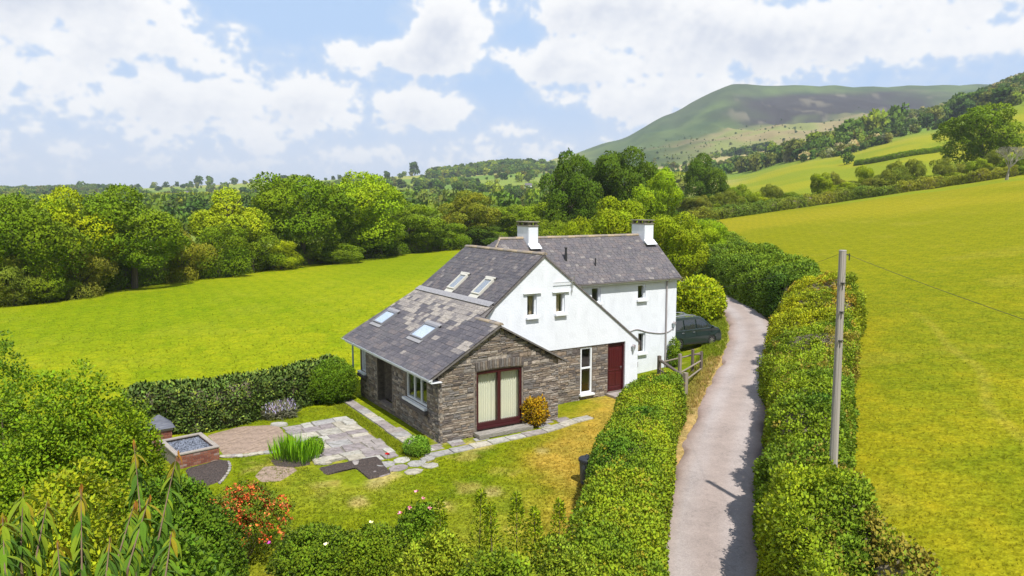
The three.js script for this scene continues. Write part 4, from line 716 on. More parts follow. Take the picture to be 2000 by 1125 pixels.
hedge('dark green overgrown hedge along the lane past the bend', [[18.2, 45.5, 1.3, 2.2], [19.4, 53, 2.2, 2.4], [20.4, 62, 2.8, 2.2], [21.6, 76, 3.6, 1.9], [25.5, 100, 4, 1.8], [32, 130, 4, 1.8]], SPRAY.bramble, HM3, 26, 624, { rough: 1.1, scale: [1.2, 2.4], tint: (x, D, a, r) => { const n = fbm(x * .3, D * .3, 3, 614); return [1 + (n - .45) * 1.6, 1 + (n - .45) * 1.1, 1]; } });
{ const a = at(255, 846), b = at(400, 842), c = at(560, 800), d = at(650, 772); hedge('glossy dark laurel hedge behind the patio', [[a[0] - .4, a[1] + .5, .6, 1.75], [b[0], b[1] + .6, .62, 1.75], [c[0], c[1] + .55, .62, 1.75], [d[0], d[1] + .6, .6, 1.75]], SPRAY.laurel, HM4, 85, 625, { rough: .22, ends: [0], scale: [.85, 1.25], tint: (x, D, a2, r) => { const n = r(); return n < .1 ? [2.6, 2.2, 1.6] : n < .25 ? [1.5, 1.6, 1.2] : [1, 1, 1]; } }); }
// low hedge under the left tree line
{ const p = [20, 150, 300, 450, 600, 750, 900, 1010].map(px => { const D = edgeD(px) + 2.2; return [(px - 1000) / F * D, D, 2.2, 2.2 + (px % 7) * .15]; }); hedge('unclipped hedge under the meadow trees', [[p[0][0] - 9, p[0][1] - 8, 2, 2.4], ...p], SPRAY.bramble, leafMats.green, 12, 626, { rough: .9, scale: [1.6, 3.0] }); }
{ const p = []; for (let px = 1350; px <= 1990; px += 64) { const yb = lerp(432, 347, (px - 1390) / 585) - 1, q = at(px, yb); p.push([q[0], Math.min(q[1], 230) + 2, 1.7, 2.3]); } hedge('continuous thorn hedge along the top of the golden field', p, SPRAY.bramble, leafMats.olive, 9, 627, { rough: 1.0, scale: [2.4, 4.2], tint: (x, D, a, r) => { const n = fbm(x * .15, D * .15, 2, 613); return [1 + (n - .5) * 1.2, 1 + (n - .5) * .5, 1]; } }); }
{ const p = [[1672, 323], [1730, 314], [1790, 303], [1838, 296]].map(q => at(...q)).map(q => [q[0], q[1], 1.5, 2.2]); hedge('straight hedge crossing the hillside pasture', p, SPRAY.bramble, leafMats.green, 6, 628, { rough: .5, scale: [3, 5] }); }
// ---------------------------------------------------------------- shrubs
function shrub(name, label, category, x, D, h, rad, geo, mat, n, seed, o = {}) {
  const g = thing(name, label, category, o.group), r = mulberry(seed), lobes = [], base = o.base ?? H(x, D);
  g.position.set(x, base, -D);
  for (let k = 0; k < (o.lobes ?? 9); k++) { const a = r() * 6.28, q = Math.sqrt(r()) * .62 * rad, hh = h * (.55 + r() * .25) * (1 - .25 * (q / rad)); lobes.push([V(Math.cos(a) * q, hh * (.55 + r() * .3) + (o.lift ?? 0), Math.sin(a) * q), rad * (.32 + r() * .22), h * (.26 + r() * .16), tonePick(r, .15, .15)]); }
  lobes.push([V(0, h * .45 + (o.lift ?? 0) * .6, 0), rad * .78, h * .5, [1, 1, 1]]);
  const gs = []; for (let k = 0; k < (o.stems ?? 6); k++) { const a = r() * 6.28, e = V(Math.cos(a) * rad * .5, h * .65, Math.sin(a) * rad * .5); gs.push(cyl(V(Math.cos(a) * .06, -.05, Math.sin(a) * .06), e, .03 * Math.max(.4, h / 2.5), .012, 5)); } part(g, 'stems', merge(gs), twigMat);
  const places = []; let tot = 0; for (const l of lobes) tot += l[1] * l[2];
  for (const [c, a, b, tn] of lobes) for (let i = 0, m = n * a * b / tot; i < m; i++) { const d = sphereDir(r), q = r() < .22 ? .55 + r() * .4 : .9 + r() * .16; const p = V(c.x + d.x * a * q, c.y + d.y * b * q, c.z + d.z * a * q); if (p.y < .02 || (d.y < -.5 && r() < .5)) continue; places.push([p, d.add(V(0, .25, 0)).add(sphereDir(r).multiplyScalar(.5)).normalize(), tn]); }
  foliage(g, geo, mat, places, r, .22, o.scale); g.userData.lobes = undefined; delete g.userData.lobes; g.lobeList = lobes; return g;
}
const shrubPx = (name, label, cat, px, D, ytop, halfpx, ...rest) => { const x = (px - 1000) / F * D, r = ray(px, ytop), h = CAMH + D / r[2] * r[1] - H(x, D); return shrub(name, label, cat, x, D, h, halfpx / F * D, ...rest); };
// beside the house
shrubPx('clipped_bush', 'big rounded yellow-green bush beside parked car', 'bush', 1368, 47.5, 538, 52, SPRAY.laurel, leafMat([.20, .245, .010]), 2600, 701, { scale: [1.1, 1.9], lobes: 12 });
{ const p = at(643, 797); shrub('rounded_bush', 'rounded green bush at the end of the laurel hedge', 'bush', p[0], p[1] + 1.0, 2.0, 1.12, SPRAY.hedge, leafMat([.085, .15, .012]), 2300, 702, { lobes: 10, scale: [.8, 1.2] }); }
{ const p = at(1045, 838); shrub('golden_bush', 'golden-leaved bush against the stone gable wall', 'bush', p[0], p[1] + .35, 1.2, .56, SPRAY.laurel, leafMat([.25, .16, .010]), 400, 703, { lobes: 7, scale: [.6, .95] }); }
{ const p = at(811, 892); shrub('fern_bush', 'small mounded fresh green plant at the end of patio', 'plant', p[0], p[1] + .25, .62, .5, SPRAY.fine, leafMat([.13, .24, .03]), 700, 704, { lobes: 6, scale: [.7, 1.1] }); }
{ const p = at(614, 888); shrub('leafy_plant', 'small leafy plant beside the iris clump', 'plant', p[0], p[1] + .1, .55, .33, SPRAY.fine, leafMat([.13, .23, .02]), 320, 705, { lobes: 5, scale: [.7, 1.2] }); }
{ const p = at(545, 818); const g = shrub('lavender', 'lavender clump with blue-grey flower spikes by the laurel hedge', 'plant', p[0] - .1, p[1] + .3, .55, .7, SPRAY.grass, leafMat([.17, .17, .15]), 500, 706, { lobes: 6, scale: [1, 2] }); const r = mulberry(8), l = new Leaves(61); for (let i = 0; i < 420; i++) { const a = r() * 6.28, q = Math.sqrt(r()) * .75; l.leaf(V(Math.cos(a) * q, .3 + r() * .3, Math.sin(a) * q), V(r() - .5, 1, r() - .5).normalize(), UP, .12, .03, [.8 + r() * .4, .8 + r() * .3, 1]); } part(g, 'flowers', l.build(), leafMat([.22, .2, .42], .1)); }
{ // iris clump: upright blades
  const p = at(572, 903), g = thing('iris_clump', 'tall clump of upright green sword leaves beside patio', 'plant'), r = mulberry(64), l = new Leaves(65); g.position.copy(ground(p[0], p[1] + .25)); g.rotation.y = -.5;
  for (let i = 0; i < 520; i++) { const x = (r() - .5) * 1.5, z = (r() - .5) * .8, b = V(x, 0, z), lean = V(x * .28 + (r() - .5) * .35, 1, z * .25 + (r() - .5) * .3).normalize(), h = (.6 + r() * .45) * (1 - .25 * Math.abs(x)), m = b.clone().addScaledVector(lean, h * .6); l.leaf(b, lean, UP, h, .032, tonePick(r, .25, .2)); }
  part(g, 'blades', l.build(), leafMat([.10, .21, .008]));
}
// border shrubs at the near edge of the lawn
shrubPx('border_shrub', 'dense green rose shrub next to the orange azalea', 'shrub', 590, 15.2, 1035, 100, SPRAY.leafy, leafMat([.095, .155, .012]), 2600, 711, { scale: [.75, 1.15], lobes: 11 });
shrubPx('border_shrub', 'dense green rose shrub next to the pink-flowered shrub', 'shrub', 725, 15.4, 1028, 85, SPRAY.leafy, leafMat([.105, .165, .012]), 2300, 712, { scale: [.75, 1.15], lobes: 10 });
shrubPx('flowering_shrub', 'green shrub with pink blooms at the lawn edge', 'shrub', 815, 15.9, 985, 62, SPRAY.fine, leafMat([.10, .17, .014]), 1500, 713, { scale: [.9, 1.4], lobes: 8 });
shrubPx('loose_shrub', 'tall loose yellow-green shrub in the near border', 'shrub', 830, 12.6, 1040, 90, SPRAY.fine, leafMat([.19, .235, .02]), 2600, 714, { scale: [.9, 1.5], lobes: 12 });
shrubPx('loose_shrub', 'bushy olive-green shrub in the near border beside hedge', 'shrub', 1085, 12.4, 1045, 85, SPRAY.fine, leafMat([.15, .2, .02]), 2200, 715, { scale: [.9, 1.5], lobes: 12 });
shrubPx('loose_shrub', 'deep green leafy shrub low in the near border', 'shrub', 960, 11.6, 1072, 95, SPRAY.leafy, leafMat([.12, .18, .014]), 2600, 716, { scale: [.8, 1.2], lobes: 10 });
{ // wispy upright shoots above the border
  const r = mulberry(66), G = 'leafy shoots rising from the near border';
  for (const [px, top, D] of [[862, 985, 13.2], [925, 968, 13.0], [966, 990, 12.6], [1010, 972, 12.9], [1050, 995, 12.6], [1098, 985, 13.0]]) {
    const x = (px - 1000) / F * D, gy = H(x, D), h = CAMH + D / ray(px, top)[2] * ray(px, top)[1] - gy, g = thing('leafy_shoot', 'slender leafy shoot rising above the near border shrubs', 'plant', G), l = new Leaves(670 + px); g.position.set(x, gy, -D);
    const b = V((r() - .5) * .3, h, (r() - .5) * .3); part(g, 'stem', cyl(V(0, -.05, 0), b, .02, .005, 5), twigMat);
    for (let i = 0; i < 900; i++) { const t = .3 + .7 * Math.sqrt(r()), p = V(0, 0, 0).lerp(b, t), d = sphereDir(r).add(V(0, .5, 0)).normalize(); p.addScaledVector(d, .6 * (1.1 - t) * Math.cbrt(r())); l.leaf(p, d, d, .065, .03, tonePick(r, .3, .3)); }
    part(g, 'leaves', l.build(), leafMats.yg);
  }
}
// flowers on the pink shrub and the roses
{ const r = mulberry(31), f = spray(90, 9, .02, .045, .04), pink = leafMat([.55, .22, .42], .1), white = leafMat([.8, .78, .7], .1), purple = leafMat([.35, .06, .40], .1);
  for (const [px, py, D, m, w] of [[800, 992, 15.4, pink, 'pink'], [825, 975, 15.7, pink, 'pink'], [838, 993, 15.5, pink, 'pink'], [813, 962, 16, pink, 'pink'], [783, 1003, 15.2, pink, 'pink'], [528, 1062, 14.2, purple, 'purple'], [637, 1065, 14.2, white, 'white'], [724, 1022, 14.8, white, 'white']]) {
    const q = ray(px, py), o = thing('blossom', `${w} blossom on a border shrub`, 'flower', 'blossoms in the near border'); o.position.set(D / q[2] * q[0], CAMH + D / q[2] * q[1], -D); part(o, 'petals', f, m); o.scale.setScalar(1.15); o.rotation.y = r() * 6;
  } }
{ // orange-red azalea: bare stems, flowers in clusters
  const p = at(470, 1105), g = shrub('azalea', 'azalea covered in orange-red flowers at the lawn corner', 'shrub', p[0], p[1] + .2, 1.5, 1.15, SPRAY.leafy, leafMat([.085, .13, .014]), 420, 720, { lobes: 16, lift: .5, stems: 18, scale: [.7, 1.1] });
  const r = mulberry(44), f = spray(91, 14, .045, .05, .034), places = []; for (const [c, a, b] of g.lobeList) for (let i = 0; i < 46; i++) { const d = sphereDir(r); if (d.y < -.3 || vnoise(d.x * 3 + c.x * 9, d.z * 3 + d.y * 3, 4) < .38) continue; places.push([V(c.x + d.x * a, c.y + d.y * b, c.z + d.z * a), d.clone().add(V(0, .4, 0)).normalize(), r() < .35 ? [1.05, 1.7, 1.8] : [1, .8 + r() * .5, 1]]); }
  const im = foliage(g, f, leafMat([.46, .10, .045], .15), places, r, .3, [.8, 1.6]); im.name = 'flowers';
}
// big shrubs and small trees closing the near left corner
{
  const mA = leafMat([.115, .19, .010]), mB = leafMat([.15, .225, .010]), mC = leafMat([.075, .14, .012]), mD = leafMat([.19, .23, .012]);
  shrubPx('garden_shrub_tree', 'tall leafy green shrub filling the garden corner by the meadow', 'shrub', 40, 12.6, 705, 200, SPRAY.leafy, mA, 7000, 731, { scale: [.75, 1.2], lobes: 18 });
  shrubPx('garden_shrub_tree', 'bright green shrub in front of the brick pillar', 'shrub', 205, 14.5, 775, 95, SPRAY.leafy, mB, 3400, 732, { scale: [.75, 1.2], lobes: 12 });
  shrubPx('garden_shrub', 'yellow-green shrub behind the cherry shoots', 'shrub', 120, 9.4, 880, 190, SPRAY.leafy, mD, 5600, 733, { scale: [.75, 1.2], lobes: 16 });
  shrubPx('garden_shrub', 'deep green shrub beside the soil bed', 'shrub', 330, 12.8, 930, 110, SPRAY.leafy, mC, 3400, 734, { scale: [.75, 1.2], lobes: 12 });
  shrubPx('garden_shrub', 'mid green shrub beside the orange azalea', 'shrub', 375, 13.6, 1000, 60, SPRAY.leafy, mA, 1500, 735, { scale: [.75, 1.2], lobes: 9 });
  shrubPx('garden_shrub', 'dark leafy shrub low under the cherry tree', 'shrub', 300, 8.6, 1040, 190, SPRAY.leafy, mC, 5600, 736, { scale: [.9, 1.4], lobes: 14 });
  shrubPx('overhanging_shrub', 'dark twiggy shrub reaching in over the meadow corner', 'shrub', -30, 16.5, 610, 75, SPRAY.leafy, mC, 1100, 737, { scale: [.75, 1.2], lobes: 10 });
}
const veinTex = texture(128, (x, y) => { const u = Math.abs(x * 2 - 1), rib = sm(0, .06, u), side = .5 + .5 * Math.sin((y * 14 + u * 2.2) * 6.283), v = (.82 + .18 * side) * (.7 + .3 * rib) * (.85 + .3 * (fbm(x * 8, y * 8, 3, 777) - .0)); return [v * 1.05, v, v * .9]; });
{ // cherry shoots close to the camera: long drooping leaves, each leaf its own mesh
  const leafG = (() => { const n = 6, pos = [], idx = [], uv = []; for (let i = 0; i <= n; i++) { const t = i / n, w = .5 * Math.pow(Math.sin(Math.PI * Math.pow(t, .8)), 1.1) * .22, z = -t * t * .42; for (const s of [-1, 0, 1]) { pos.push(s * w, t, z + Math.abs(s) * w * .35); uv.push(s * .5 + .5, t); } if (i < n) { const b = i * 3; idx.push(b, b + 1, b + 3, b + 1, b + 4, b + 3, b + 1, b + 2, b + 4, b + 2, b + 5, b + 4); } } const g = new THREE.BufferGeometry(); g.setAttribute('position', new THREE.Float32BufferAttribute(pos, 3)); g.setAttribute('uv', new THREE.Float32BufferAttribute(uv, 2)); g.setIndex(idx); g.computeVertexNormals(); return g; })();
  const lm = [[.06, .13, .010], [.085, .165, .010], [.13, .19, .010], [.045, .105, .012], [.20, .17, .012], [.24, .11, .02]].map(c => { const m = leafMat(c, .3, 1); m.vertexColors = false; m.map = veinTex; m.specularIntensity = .4; return m; });
  const tr = thing('cherry_tree', 'young cherry tree with long drooping leaves and bronze shoot tips', 'tree'), r = mulberry(81), base = ground(-2.6, 3.9); tr.position.copy(base);
  const q = (px, py, D) => { const k = ray(px, py); return V(D / k[2] * k[0], CAMH + D / k[2] * k[1], -D).sub(base); };
  const shoots = [[[40, 1100, 4.1], [45, 960, 4.3]], [[70, 1090, 4.2], [92, 980, 4.5]], [[160, 1120, 4.0], [158, 955, 4.3]], [[250, 1110, 4.0], [290, 975, 4.4]], [[230, 1090, 4.3], [262, 985, 4.6]], [[280, 1060, 4.6], [262, 870, 5.0]], [[310, 1050, 4.6], [345, 890, 5.0]], [[10, 1120, 3.9], [5, 1010, 4.1]], [[120, 1150, 3.7], [112, 1060, 3.9]], [[205, 1150, 3.7], [215, 1050, 3.9]], [[320, 1150, 3.8], [335, 1040, 4.2]]];
  const fork = V(.05, 4.6, .1), wood = [cyl(V(0, -.1, 0), fork, .07, .045, 7)];
  for (const [a, b] of shoots) { const A = q(...a), B = q(...b); wood.push(cyl(fork, A, .022, .008, 5), cyl(A, B, .006, .002, 5)); }
  part(tr, 'branches', merge(wood), std({ color: rgb(.25, .16, .1), map: barkTex }));
  for (const [a, b] of shoots) {
    const A = q(...a), B = q(...b);
    for (let node = 0; node < 7; node++) for (let i = 0, n = node > 5 ? 3 : 12; i < n; i++) {
      const t = .02 + .16 * node + r() * .12, tip = node > 5, p = A.clone().lerp(B, t), az = r() * 6.283, o = part(tr, 'leaf', leafG, tip ? lm[r() < .5 ? 5 : 4] : node > 4 ? lm[r() < .4 ? 4 : 2] : lm[Math.floor(r() * 4)]), s = (tip ? .09 : .165) * (.55 + r() * .6);
      o.position.copy(p); const h = V(Math.cos(az), 0, Math.sin(az)), d = h.clone().multiplyScalar(tip ? .35 : .45 + r() * .7).add(V(0, -.35 - r() * 1.1, 0)).normalize(), x = V(0, 0, 0).crossVectors(d, h.clone().add(V(0, .6, 0))).normalize(), z = V(0, 0, 0).crossVectors(x, d); o.quaternion.setFromRotationMatrix(new THREE.Matrix4().makeBasis(x, d, z)); o.scale.set(s * .95, s, s);
    }
  }
}

// ---------------------------------------------------------------- distant trees, woods and farms
const lowCrown = [0, 1, 2].map(k => crownGeo(800 + k, { rx: .46, lobes: 9, n: 420, leaf: .15, y0: .02, gap: .15, fill: .1, wide: .8 }));
const lowTrunk = trunkGeo(810, { h: .5, limbs: 0, r0: .03 });
const farMats = { green: leafMat([.07, .12, .018]), dark: leafMat([.045, .085, .018]), lime: leafMat([.14, .19, .02]), olive: leafMat([.11, .13, .03]), may: leafMat([.26, .26, .17]) };
function farTree(name, label, group, px, D, h, wide, c, category = 'tree', r = 0) { const x = (px - 1000) / F * D, o = thing(name, label, category, group); part(o, 'trunk', lowTrunk, barkMat); part(o, 'crown', lowCrown[Math.floor(hash(px | 0, D | 0, 3) * 3)], farMats[c]); o.position.copy(ground(x, D, -.2)); o.scale.set(h * wide, h, h * wide); o.rotation.y = hash(px | 0, 7, 1) * 6.28; return o; }
{ // skyline trees of the left-hand hills
  const G = 'lone trees on the far skyline beyond the valley';
  for (const [px, hp, w] of [[12, 8, 1], [30, 9, 1], [48, 8, 1.2], [68, 11, 1], [82, 9, 1], [93, 10, 1], [104, 13, 1], [116, 12, 1.1], [138, 12, .7], [164, 17, 1], [278, 9, .9], [330, 10, 1], [352, 9, 1], [394, 18, 1], [415, 17, .8], [812, 24, .8], [758, 12, 1], [855, 12, 1.2], [880, 12, 1], [902, 14, 1], [921, 14, .8], [940, 12, 1.2], [965, 12, 1.2], [990, 14, 1.2], [1012, 14, 1.3], [1036, 16, 1.3], [1058, 16, 1.3], [1078, 15, 1], [1101, 17, 1]]) { const D = 1440 + hash(px, 2, 2) * 60; farTree('skyline_tree', 'lone dark tree on the far skyline beyond the valley', G, px, D, hp / F * D, w, hash(px, 5, 5) < .6 ? 'dark' : 'green'); }
}
{ // band of wood on the right-hand hillside and single trees below it
  const G = 'trees in the belt across the hillside', r = mulberry(321), line = [[1415, 354], [1500, 327], [1620, 302], [1760, 268], [1850, 238], [2010, 205]], yl = (px) => { let i = 0; while (i < line.length - 2 && px > line[i + 1][0]) i++; return lerp(line[i][1], line[i + 1][1], (px - line[i][0]) / (line[i + 1][0] - line[i][0])); };
  const tx = { green: 'mid green tree in the belt across the hillside', lime: 'light green tree in the belt across the hillside', olive: 'dull olive tree in the belt across the hillside', may: 'pale flowering hawthorn in the belt across the hillside', dark: 'dark green tree in the belt across the hillside' };
  for (let i = 0; i < 110; i++) { const px = 1415 + r() * 590, back = r(), D = at(px, yl(px) - back * 8)[1], c = ['green', 'lime', 'olive', 'may', 'dark', 'green', 'olive', 'lime'][Math.floor(r() * 8)], hp = c === 'may' ? 12 + r() * 8 : 18 + r() * 20; if (D > 1000) continue; farTree('hillside_tree', tx[c], G, px, D + back * 20, hp / F * D, .75 + r() * .5, c); }
  for (const [px, py, hp, c, l] of [[1642, 292, 52, 'green', 'rounded mid green tree standing above the hillside tree belt'], [1695, 278, 52, 'lime', 'rounded light green tree standing above the hillside tree belt'], [1738, 262, 48, 'green', 'tall tree at the upper end of hillside tree belt'], [1588, 302, 38, 'lime', 'light tree at the lower end of hillside tree belt'], [1646, 323, 22, 'green', 'small solitary thorn tree on the hillside pasture']]) { const D = at(px, py)[1]; farTree('hillside_tree', l, null, px, D, hp / F * D, 1, c); }
}
function woods(name, label, list, mats) {          // far-off cover that reads as one mass
  const g = thing(name, label, 'woodland'); g.userData.kind = 'stuff'; const r = mulberry(name.length * 7);
  for (const [key, pick] of mats) { const l = list.filter(pick); if (!l.length) continue; const im = new THREE.InstancedMesh(lowCrown[mats.findIndex(m => m[0] === key) % 3], farMats[key], l.length); im.name = 'tree_cover'; im.userData.kind = 'stuff'; im.castShadow = im.receiveShadow = true; const c = new THREE.Color(); l.forEach(([x, D, h], i) => { const y = H(x, D); hm.compose(V(x, y - h * .06, -D), hq.setFromAxisAngle(UP, r() * 6.28), V(h * (.8 + r() * .5), h, h * (.8 + r() * .5))); im.setMatrixAt(i, hm); const v = .75 + r() * .5; c.setRGB(v * (1 + (r() - .4) * .3), v, v); im.setColorAt(i, c); }); g.add(im); }
}
{
  const r = mulberry(555), far = [], scrub = [], moor = [];
  for (let i = 0; i < 90000 && far.length < 9500; i++) {
    const px = -350 + r() * 1850, D = 185 * Math.exp(r() * 2.15), x = (px - 1000) / F * D; if (px > 1330 && D < 620) continue; if (px > 1080 && D > 1350) continue;
    const [, e] = cells(x, D), w = fbm(x * .0042 + 3, D * .0042 + 1, 4, 560), hedgeRow = e < 5;
    if (hedgeRow ? r() < .26 : w > .60 ? r() < .9 : r() < .01) far.push([x, D, (hedgeRow ? 3.5 + r() * 5 : 7 + r() * 6) * (D < 320 ? .8 : 1), r()]);
  }
  woods('valley_woodland', 'woods and hedgerows spread over the far valley', far, [['green', p => p[3] < .4], ['dark', p => p[3] >= .4 && p[3] < .68], ['lime', p => p[3] >= .68 && p[3] < .88], ['olive', p => p[3] >= .88]]);
  for (let i = 0; i < 6000 && scrub.length < 1500; i++) { const px = 1560 + r() * 560, D = 520 + r() * 560, x = (px - 1000) / F * D; const y = pixel(x, H(x, D), D)[1]; if (fbm(x * .012, D * .012, 3, 570) < .42) continue; if (px < 1700 && D > 800) continue; scrub.push([x, D, 2.5 + r() * 5, r()]); }
  woods('hillside_scrub', 'bushes and hawthorn scattered over the upper hillside', scrub, [['olive', p => p[3] < .35], ['green', p => p[3] >= .35 && p[3] < .6], ['may', p => p[3] >= .6 && p[3] < .78], ['dark', p => p[3] >= .78]]);
  for (let i = 0; i < 3000 && moor.length < 420; i++) { const px = 1080 + r() * 620, D = 1350 + r() * 850, x = (px - 1000) / F * D; if (r() < sm(1500, 2200, D) * .85) continue; moor.push([x, D, 1.5 + r() * r() * 5, r()]); }
  woods('moor_bushes', 'dark bushes dotted over the lower mountain slope', moor, [['dark', p => p[3] < .6], ['olive', p => p[3] >= .6]]);
}
for (const [px, py, w] of [[381, 417, 8], [362, 384, 9], [1032, 372, 7]]) { const p = at(px, py), s = w, g = thing('distant_house', 'small pale house among the trees of the far valley', 'house', 'houses in the far valley'); g.position.copy(ground(p[0], p[1])); part(g, 'wall', box(s, 5, 6, 0, 2.4, 0), M.render); const sh = new THREE.Shape([[-3.3, 0], [3.3, 0], [0, 2.6]].map(q => new THREE.Vector2(...q))); part(g, 'roof', new THREE.ExtrudeGeometry(sh, { depth: s + .4, bevelEnabled: false }).translate(0, 4.9, -(s + .4) / 2).rotateY(Math.PI / 2), slateMats[1]); for (const k of [-.28, 0, .28]) part(g, 'window', box(.9, 1.2, .06, k * s, 3.1, 3.02), M.dark); }

// ---------------------------------------------------------------- paving
const flagMats = [[.40, .375, .32], [.46, .44, .39], [.34, .30, .28], [.42, .38, .30], [.36, .345, .33], [.29, .25, .245], [.47, .43, .35]].map(c => std({ color: rgb(...c.map(v => v * 1.14)), map: flagTex, bumpMap: stoneBump, bumpScale: .02, roughness: 1 }));
function prism(pts, y0, y1, seed = 0) {          // polygon (x, z) to a slab with a small worn edge
  const n = pts.length, c = pts.reduce((a, p) => [a[0] + p[0] / n, a[1] + p[1] / n], [0, 0]), pos = [], idx = []; const ring = (k, y) => pts.forEach(([x, z]) => pos.push(c[0] + (x - c[0]) * k, y, c[1] + (z - c[1]) * k)); ring(1, y0); ring(1, y1 - .012); ring(.965, y1); pos.push(c[0], y1 + .002, c[1]);
  for (let i = 0; i < n; i++) { const j = (i + 1) % n; for (const a of [0, n]) idx.push(a + i, a + n + i, a + j, a + j, a + n + i, a + n + j); idx.push(2 * n + i, 3 * n, 2 * n + j); }
  let g = new THREE.BufferGeometry(); g.setAttribute('position', new THREE.Float32BufferAttribute(pos, 3)); g.setIndex(idx); g = g.toNonIndexed(); g.computeVertexNormals(); const nn = g.attributes.normal; let up = 0; for (let i = 0; i < nn.count; i++) up += nn.getY(i); if (up < 0) { const p = g.attributes.position.array; for (let i = 0; i < p.length; i += 9) for (let k = 0; k < 3; k++) { const t = p[i + k]; p[i + k] = p[i + 3 + k]; p[i + 3 + k] = t; } g.computeVertexNormals(); }
  const p = g.attributes.position, uv = new Float32Array(p.count * 2); for (let i = 0; i < p.count; i++) { uv[2 * i] = p.getX(i) / 1.3 + seed * .37; uv[2 * i + 1] = p.getZ(i) / 1.3 + seed * .19; } g.setAttribute('uv', new THREE.BufferAttribute(uv, 2)); return g;
}
const inHouse = (o, y = 0) => { o.position.set(HX, y, -HD); o.rotation.y = Math.PI / 2 - TH; return o; };
const gAt = (u, v) => { const [x, D] = houseXD(u, v); return H(x, D); };
function paving(name, label) { const o = new THREE.Group(); o.name = name; tag(o, label, 'paving', null, 'structure'); scene.add(o); return inHouse(o); }
{
  const patio = paving('patio', 'crazy-paved flagstone patio beside the stone extension'), r = mulberry(404); let v = -.35, row = 0;
  while (v < 5.5) {
    const dv = Math.min(.38 + r() * .42, 5.55 - v); if (dv < .15) break; let u = -4.3 + (v > .4 ? 0 : .9) + (r() - .5) * .2; const end = -1.62 + (r() - .5) * .12;
    while (u < end - .1) { let w = .35 + r() * .65; if (end - u - w < .28) w = end - u; const j = () => (r() - .5) * .09, q = [[u + .014 + j(), v + .014 + j()], [u + w - .014 + j(), v + .014 + j()], [u + w - .014 + j(), v + dv - .014 + j()], [u + .014 + j(), v + dv - .014 + j()]]; const h = gAt(u + w / 2, v + dv / 2); part(patio, 'flagstone', prism(q.map(([a, b]) => [a, -b]), h - .05, h + .045 + (r() - .5) * .014, row++), flagMats[Math.floor(r() * 7)]); u += w; }
    v += dv;
  }
  { const g = prism([[-4.2, -.5], [-1.66, -.5], [-1.66, -5.42], [-4.2, -5.42]], 0, .1, 1), p = g.attributes.position; for (let i = 0; i < p.count; i++) p.setY(i, p.getY(i) > .05 ? gAt(p.getX(i), -p.getZ(i)) + .022 : gAt(p.getX(i), -p.getZ(i)) - .1); g.computeVertexNormals(); part(patio, 'bedding', g, std({ color: rgb(.30, .27, .21), map: soilTex, roughness: 1 })); }
  for (const [u, vv, s] of [[-1.75, -.75, .34], [-2.4, -.8, .36], [-3.0, -.75, .34], [-1.5, -1.35, .36], [-2.15, -1.4, .38], [-2.85, -1.5, .36], [-1.2, -1.8, .3], [-1.0, -1.15, .3], [-1.9, -2.0, .34]]) { const n = 7, q = []; for (let k = 0; k < n; k++) { const a = k / n * 6.28, d = s * (.85 + r() * .25); q.push([u + Math.cos(a) * d, -(vv + Math.sin(a) * d * .8)]); } const h = gAt(u, vv); part(patio, 'flagstone', prism(q, h - .05, h + .035, row++), flagMats[Math.floor(r() * 7)]); }
  const path = paving('garden_path', 'pale slab path running round the foot of the house');
  for (let vv = -.5, k = 0; vv < 8; k++) { const l = .5 + r() * .35, w = vv < 2.2 ? .62 : .42, u = vv < 2.2 ? -1.05 : -1.0, h = gAt(u + .3, vv + l / 2); part(path, 'paving_slab', prism([[u, -vv - .012], [u + w + r() * .05, -vv - .012], [u + w + r() * .05, -vv - l + .012], [u, -vv - l + .012]], h - .05, h + .05 + r() * .01, k), flagMats[Math.floor(r() * 7)]); vv += l; }
  for (let u = -1.0, k = 0; u < 6.2; k++) { const l = .6 + r() * .4, s = sm(3.8, 6.2, u) * .45, vv = -1.15 + s, h = gAt(u, vv), j = (r() - .5) * .04; part(path, 'paving_slab', prism([[u + .01, -vv + .02], [u + l - .01, -vv - (sm(3.8, 6.2, u + l) * .45 - s) + .02], [u + l - .01, -vv - .42 - (sm(3.8, 6.2, u + l) * .45 - s) + j], [u + .01, -vv - .42 + j]], h - .06, h + .055 + r() * .01, k + 3), flagMats[[1, 4, 0, 6, 2][Math.floor(r() * 5)]]); u += l; }
  for (let k = 0; k < 14; k++) { const u = -.75 + (k % 7) * .95 + r() * .3, vv = -.5 + Math.floor(k / 7) * .32, w = .5 + r() * .3; if (u > 1.3 && u < 3.7) continue; const h = gAt(u, vv); part(path, 'paving_slab', prism([[u, -vv], [u + w, -vv], [u + w, -vv - .28], [u, -vv - .28]].map(([a, b]) => [a + (r() - .5) * .05, b + (r() - .5) * .04]), h - .05, h + .03, k), flagMats[[2, 5, 4][k % 3]]); }
}
